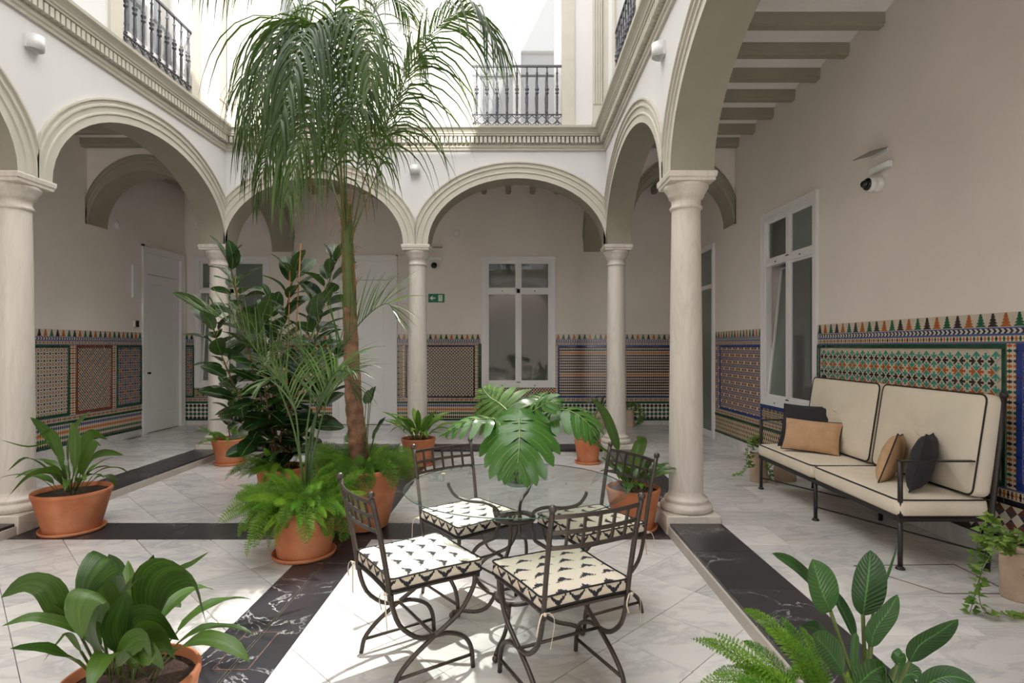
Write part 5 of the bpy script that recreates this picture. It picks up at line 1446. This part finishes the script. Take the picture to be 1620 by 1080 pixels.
# back right small pot
q = potted('potted_strap_leaf_plant', (.905, 7.1, 0), 'strap-leaved plant in a small terracotta pot against the back kerb', .165, .125, .30)
clump(q, .30, .13, 22, 39, (.16, .30), (.03, .055), (.05, .3), (.3, 1.2), (.05, .6), 'aspi')
# back left small pot: fern with a young rubber plant
SB = (-3.53, 7.05, 0)
q = potted('potted_small_fern', SB, 'small rubber plant and fern in a terracotta pot before the back left column', .215, .15, .32)
ferns(q, .32, .19, 18, 41, FERN, (.6, 1.0), (.1, 1.0))
S = spline([V((0, 0, .3)), V((-.03, 0, .55)), V((.0, 0, .8)), V((-.02, 0, .98))], 14); MB().tube(S, .008, 6).build('stem', M['ficusstem'], q)
for i in range(11):
    az = i*2.4; s = .2+.8*i/11; el = .5+.4*s; leaf_at(q, FL[i % 3], S[int(s*13)], (math.cos(az)*math.cos(el), math.sin(az)*math.cos(el), math.sin(el)), (0, 0, 1), .95, 0)

# ---------------------------------------------------------------- bird-of-paradise, front right
BB = (.96, 1.62, 0)
q = potted('potted_strelitzia', BB, 'strelitzia with upright paddle leaves and asparagus fern, cut by the bottom right edge', .21, .155, .33)
for st, pts, W, nr in (
 ([(1375, 1150, 1.62)], [(1314, 968, 1.58), (1290, 930, 1.56), (1255, 895, 1.54), (1221, 875, 1.5)], .062, (.3, -.6, .8)),
 ([(1378, 1150, 1.62)], [(1313, 965, 1.55), (1302, 940, 1.53), (1292, 908, 1.52), (1285, 884, 1.52)], .105, (.1, -1, .1)),
 ([(1372, 1150, 1.6)], [(1365, 972, 1.6), (1370, 940, 1.6), (1375, 900, 1.6), (1377, 870, 1.6)], .108, (-.15, -1, .1)),
 ([(1380, 1150, 1.75)], [(1375, 985, 1.7), (1388, 940, 1.7), (1405, 900, 1.7), (1420, 858, 1.7)], .05, (.8, -.4, .2)),
 ([(1368, 1150, 1.58)], [(1378, 1022, 1.58), (1385, 995, 1.57), (1405, 968, 1.55), (1420, 940, 1.54)], .062, (-.4, -.9, .2)),
 ([(1385, 1150, 1.6)], [(1440, 1045, 1.56), (1455, 1020, 1.54), (1485, 1000, 1.5), (1516, 979, 1.46)], .07, (-.1, -.8, .6)),
 ([(1370, 1150, 1.62)], [(1352, 1010, 1.6), (1340, 980, 1.62), (1325, 950, 1.64), (1318, 930, 1.66)], .06, (.5, -.9, .1)),
 ([(1362, 1150, 1.62)], [(1333, 1062, 1.56), (1315, 1035, 1.54), (1298, 1015, 1.52), (1285, 1002, 1.5)], .09, (.3, -.9, .3)),
 ([(1362, 1150, 1.65)], [(1325, 1045, 1.64), (1305, 1010, 1.64), (1290, 995, 1.64), (1270, 990, 1.62)], .06, (.2, -.5, .8)),
 ([(1385, 1150, 1.55)], [(1420, 1050, 1.52), (1412, 1030, 1.5), (1424, 1040, 1.48), (1432, 1034, 1.47)], .04, (0, -.9, .4)),
 ([(1372, 1150, 1.5)], [(1355, 1085, 1.45), (1380, 1062, 1.42), (1400, 1055, 1.4), (1402, 1085, 1.38)], .10, (.2, -.7, .7)),
 ([(1392, 1150, 1.6)], [(1410, 1085, 1.6), (1425, 1072, 1.6), (1445, 1066, 1.6), (1455, 1075, 1.58)], .07, (0, -.6, .8)),
 ([(1392, 1150, 1.5)], [(1450, 1095, 1.42), (1480, 1075, 1.4), (1510, 1070, 1.38), (1545, 1082, 1.36)], .06, (0, -.6, .8)),
 ([(1372, 1150, 1.62)], [(1352, 1075, 1.58), (1350, 1040, 1.58), (1352, 1010, 1.58), (1354, 1000, 1.58)], .03, (0, -1, .1))):
    o = leafpart(q, BB, T_(*pts), W, 'strel', prof_paddle, nr, stem=T_(*st), sr=.0055, n=16, fold=.3)
ferns(q, .37, .2, 34, 51, FERN, (.7, 1.15), (.0, .8), (PI*.45, PI*1.45), inner=.3)
ferns(q, .33, .2, 8, 52, FERN, (.5, .8), (.0, .8), (-PI*.5, PI*.4), inner=.3)

# ---------------------------------------------------------------- ivy in clay cylinders
def ivy_leaf(mb, p, d, up, s):
    d = V(d).normalized(); u = V(up); u = (u - d*u.dot(d)); u = u.normalized() if u.length > .01 else d.orthogonal(); y = u.cross(d)
    o = [(0, 0), (-.10, .30), (.15, .50), (.38, .30), (.55, .22), (1, 0), (.55, -.22), (.38, -.30), (.15, -.50), (-.10, -.30)]
    c = V(p) + d*s*.3 + u*s*.05
    mb.add([tuple(c)] + [tuple(V(p) + d*a*s + y*b*s) for a, b in o], [(0, i, i % 10 + 1) for i in range(1, 11)], 0, False)
def ivy(root, h, vines, seed, ls=.04):
    rg = random.Random(seed)
    for pts in vines:
        mb = MB(); S = spline(pts, 30); mb.tube(S, .0018, 4, 1)
        for i in range(2, 30):
            for k in range(2):
                a = rg.uniform(0, 2*PI); d = V((math.cos(a), math.sin(a), rg.uniform(-.4, .5)))
                p = S[i] + d*.012
                if p.z < .012: p.z = .012
                if d.z < 0 and p.z < .04: d.z = .1
                ivy_leaf(mb, p, d, (rg.uniform(-.4, .4), -.5+rg.uniform(-.4, .4), 1), ls*rg.uniform(.6, 1.15))
        mb.build('vine', [M['ivy'], M['stem']], root)
def cyl(loc, label, r, h, vines, seed, lean=0, ls=.04):
    q = empty('ivy_pot', loc, 0, label, 'plant', 'clay cylinders of trailing ivy')
    MB().lathe([(r*.96, 0), (r, .01), (r*1.01, h*.5), (r*.99, h-.008), (r*.97, h), (r*.86, h), (r*.84, h-.05)], 28, cap1=False).build('pot', M['sage'], q)
    MB().lathe([(r*.845, h-.04), (.01, h-.03)], 20, cap0=False).build('soil', M['soil'], q)
    ivy(q, h, vines, seed, ls); return q
NB = V((2.73, 3.08, FZ))
def nv(*a): return [PX(*p)-NB for p in a]
cyl(NB, 'clay cylinder of trailing ivy at the right edge, near the sofa', .085, .26,
    [nv((1600, 880, 3.05), (1575, 850, 2.98), (1560, 880, 2.92), (1545, 930, 2.88), (1535, 968, 2.9)),
     nv((1600, 880, 3.05), (1580, 840, 3.0), (1555, 835, 2.98), (1545, 870, 2.95), (1540, 900, 2.92)),
     nv((1600, 880, 3.05), (1595, 845, 3.05), (1570, 825, 3.08), (1562, 815, 3.1)),
     nv((1605, 880, 3.05), (1612, 845, 3.0), (1625, 850, 2.95), (1635, 880, 2.92), (1638, 920, 2.9)),
     nv((1600, 880, 3.05), (1590, 850, 2.95), (1572, 870, 2.9), (1550, 915, 2.87), (1556, 965, 2.85), (1600, 972, 2.84), (1625, 975, 2.83)),
     nv((1600, 880, 3.05), (1585, 860, 3.0), (1565, 855, 2.95), (1550, 850, 2.95))], 61)
F1 = V((2.46, 5.75, FZ))
def f1(*a): return [PX(*p)-F1 for p in a]
cyl(F1, 'slim clay cylinder of ivy, left of the far sofa leg', .085, .28,
    [f1((1198, 702, 5.75), (1185, 695, 5.65), (1182, 725, 5.6), (1178, 745, 5.58), (1158, 752, 5.55)),
     f1((1198, 702, 5.75), (1190, 700, 5.7), (1188, 720, 5.62), (1187, 740, 5.6)), f1((1200, 702, 5.75), (1212, 715, 5.7), (1215, 740, 5.65), (1222, 757, 5.62)),
     f1((1198, 702, 5.75), (1195, 693, 5.75), (1205, 692, 5.7))], 62)
F2 = V((2.75, 5.80, FZ))
def f2(*a): return [PX(*p)-F2 for p in a]
cyl(F2, 'squat clay cylinder of ivy in the shade behind the far end of the sofa', .105, .22, [f2((1240, 715, 5.8), (1228, 705, 5.7), (1218, 720, 5.65), (1216, 745, 5.62)), f2((1240, 715, 5.8), (1245, 704, 5.8), (1235, 700, 5.8))], 63)
F3 = V((1.93, 9.62, FZ))
def f3(*a): return [PX(*p)-F3 for p in a]
cyl(F3, 'clay cylinder with hanging ivy by the back wall, right of the corner column', .085, .29,
    [f3((996, 645, 9.6), (1005, 640, 9.5), (1010, 655, 9.4), (1014, 670, 9.4)), f3((996, 645, 9.6), (1000, 636, 9.5), (1012, 645, 9.4), (1018, 660, 9.35), (1008, 672, 9.3)), f3((994, 645, 9.6), (988, 640, 9.5), (986, 648, 9.5))], 64, ls=.055)
F4 = V((1.42, 9.55, FZ))
q = cyl(F4, 'clay cylinder with thin upright leaves by the back wall, left of the corner column', .09, .28, [[V((0, 0, .28)), V((.05, -.05, .32)), V((.08, -.08, .2))]], 65)
clump(q, .28, .07, 9, 66, (.25, .4), (.03, .05), (.02, .06), (.2, .9), (.0, .4), 'kentia')

# ---------------------------------------------------------------- monstera in a glass vase on the table
MVB = V((.02, 2.95, .7365))
mv = empty('monstera_vase', MVB, 0, 'glass vase of big monstera leaves standing on the glass table', 'vase')
va = MB().lathe([(.070, 0), (.073, .004), (.073, .235), (.068, .235), (.068, .022), (.01, .020)], 36, cap1=True); va.build('vase', M['glass'], mv)
MB().lathe([(.071, .001), (.0735, .004), (.0735, .018), (.07, .02)], 36).build('vase_foot', mk_pane('thick_vase_foot', (120, 140, 132), .05, 1.5), mv)
rg = random.Random(3); st = MB()
for i in range(60):
    a = rg.uniform(0, 2*PI); r_ = .058*math.sqrt(rg.random()); st.ball((r_*math.cos(a), r_*math.sin(a), .034+rg.random()*.085), rg.uniform(.009, .014), 6)
st.build('bark_chips', simple('bark_chips', (96, 62, 48), .9, var=.4, scale=60), mv, kind='stuff')
def monstera(path, L, nrm, seed, wscale=1.0, mat='monst', stem=None):
    """heart-shaped split leaf: midrib through path (attachment to tip)"""
    rg = random.Random(seed); S = spline([PX(*p)-MVB for p in path], 25); mb = MB(); nv_ = V(nrm).normalized()
    ln = sum((S[i+1]-S[i]).length for i in range(24))
    fr_ = []
    for i, p in enumerate(S):
        t = (S[min(24, i+1)]-S[max(0, i-1)]).normalized(); a = t.cross(nv_).normalized(); u = a.cross(t).normalized(); nv_ = u; fr_.append((p, t, a, u))
    def fra(s):
        k = max(0, min(24, int(round(s*24)))); return fr_[k]
    # one lobe: centre start s, angle to the midrib, length, width
    for sd in (-1, 1):
        for (s, ang, l, w_) in ((.02, 2.35, .40, .24), (.06, 1.85, .50, .17), (.17, 1.45, .56, .16), (.30, 1.20, .56, .145), (.44, 1.0, .50, .13), (.58, .82, .43, .115), (.72, .62, .33, .10), (.84, .42, .2, .08)):
            p, t, a, u = fra(s); l *= ln*wscale*rg.uniform(.93, 1.07); w_ *= ln*wscale
            d = t*math.cos(ang) + a*sd*math.sin(ang); pts = []; q_ = p.copy(); m_ = 7
            for j in range(m_+1):
                pts.append(q_.copy()); q_ = q_ + d*l/m_; d = (d + t*.10 - u*.13 - V((0, 0, .05))).normalized()
            rs = []
            for j, c in enumerate(pts):
                tt = (pts[min(m_, j+1)]-pts[max(0, j-1)]).normalized(); b = u.cross(tt).normalized(); x = j/m_
                ww = w_*(.52 if x < .4 else .52*(1 - .25*((x-.4)/.6))) * (1 if x < .8 else math.sqrt(max(.02, 1-((x-.8)/.2)**2)))
                ww *= (.45 + .55*min(1, x/.22))
                rs.append([tuple(c-b*ww+u*ww*.12), tuple(c), tuple(c+b*ww+u*ww*.12)])
            mb.rings(rs, 0, True, False, False, closed=False)
            mb.tube(pts[:6], .0013, 3, 1)
    # solid web along the midrib
    rs = []
    for i in range(0, 25, 2):
        p, t, a, u = fr_[i]; ww = ln*wscale*.17*math.sin(PI*min(1, .25+.72*i/24))
        rs.append([tuple(p-a*ww-u*ww*.1), tuple(p), tuple(p+a*ww-u*ww*.1)])
    mb.rings(rs, 0, True, False, False, closed=False)
    mb.tube([f[0]+f[3]*.002 for f in fr_], [.004*(1-.8*i/24) for i in range(25)], 5, 1)
    st_ = [V((rg.uniform(-.02, .02), rg.uniform(-.02, .02), .06)), V((rg.uniform(-.04, .04), rg.uniform(-.04, .02), .22)), S[0]]
    mb.tube(spline(st_, 10), .005, 6, 2)
    return mb.build('leaf', [M[mat], M['midrib'], M['stem']], mv)
monstera([(821, 662, 2.78), (822, 690, 2.68), (820, 722, 2.62), (816, 752, 2.60)], 0, (0, -.8, .6), 1, 1.35)
monstera([(800, 668, 2.85), (770, 662, 2.78), (735, 668, 2.72), (694, 690, 2.68)], 0, (-.2, -.45, 1), 2, .75)
monstera([(806, 652, 3.0), (790, 638, 3.08), (775, 628, 3.15), (764, 614, 3.2)], 0, (-.2, -.9, .5), 3, 1.5, 'aspi')
monstera([(830, 660, 2.9), (850, 646, 2.85), (868, 636, 2.82), (886, 640, 2.8)], 0, (.1, -.8, .8), 4, .95)
monstera([(870, 650, 2.95), (900, 650, 2.88), (928, 668, 2.82), (948, 700, 2.8)], 0, (.5, -.6, .7), 5, .95)
monstera([(850, 640, 3.1), (855, 628, 3.2), (862, 622, 3.3), (868, 620, 3.4)], 0, (0, -.7, .8), 6, 1.0)
# dry petals lying on the glass
for i, (x, y) in enumerate(((701, 750), (896, 765), (874, 754), (853, 743))):
    Y = (EYE-.736)*FPX/(y-VY); p = PX(x, y, Y)
    mb = MB(); blade(mb, [(-.012, 0, .0015), (0, .003, .004), (.013, 0, .002)], .014, prof_oval, (0, 0, 1), .2, 5)
    o = mb.build('dry_petal', M['dryleaf'], loc=(p.x, p.y, .7358), rot=(0, 0, i*1.7)); tag(o, ('tiny dry petal alone on the left of the glass table top', 'tiny dry petal on the glass, lowest of the three right of the vase', 'tiny dry petal on the glass, middle of the three right of the vase', 'tiny dry petal on the glass, closest to the glass vase')[i], 'petal', 'dry petals on the glass table')
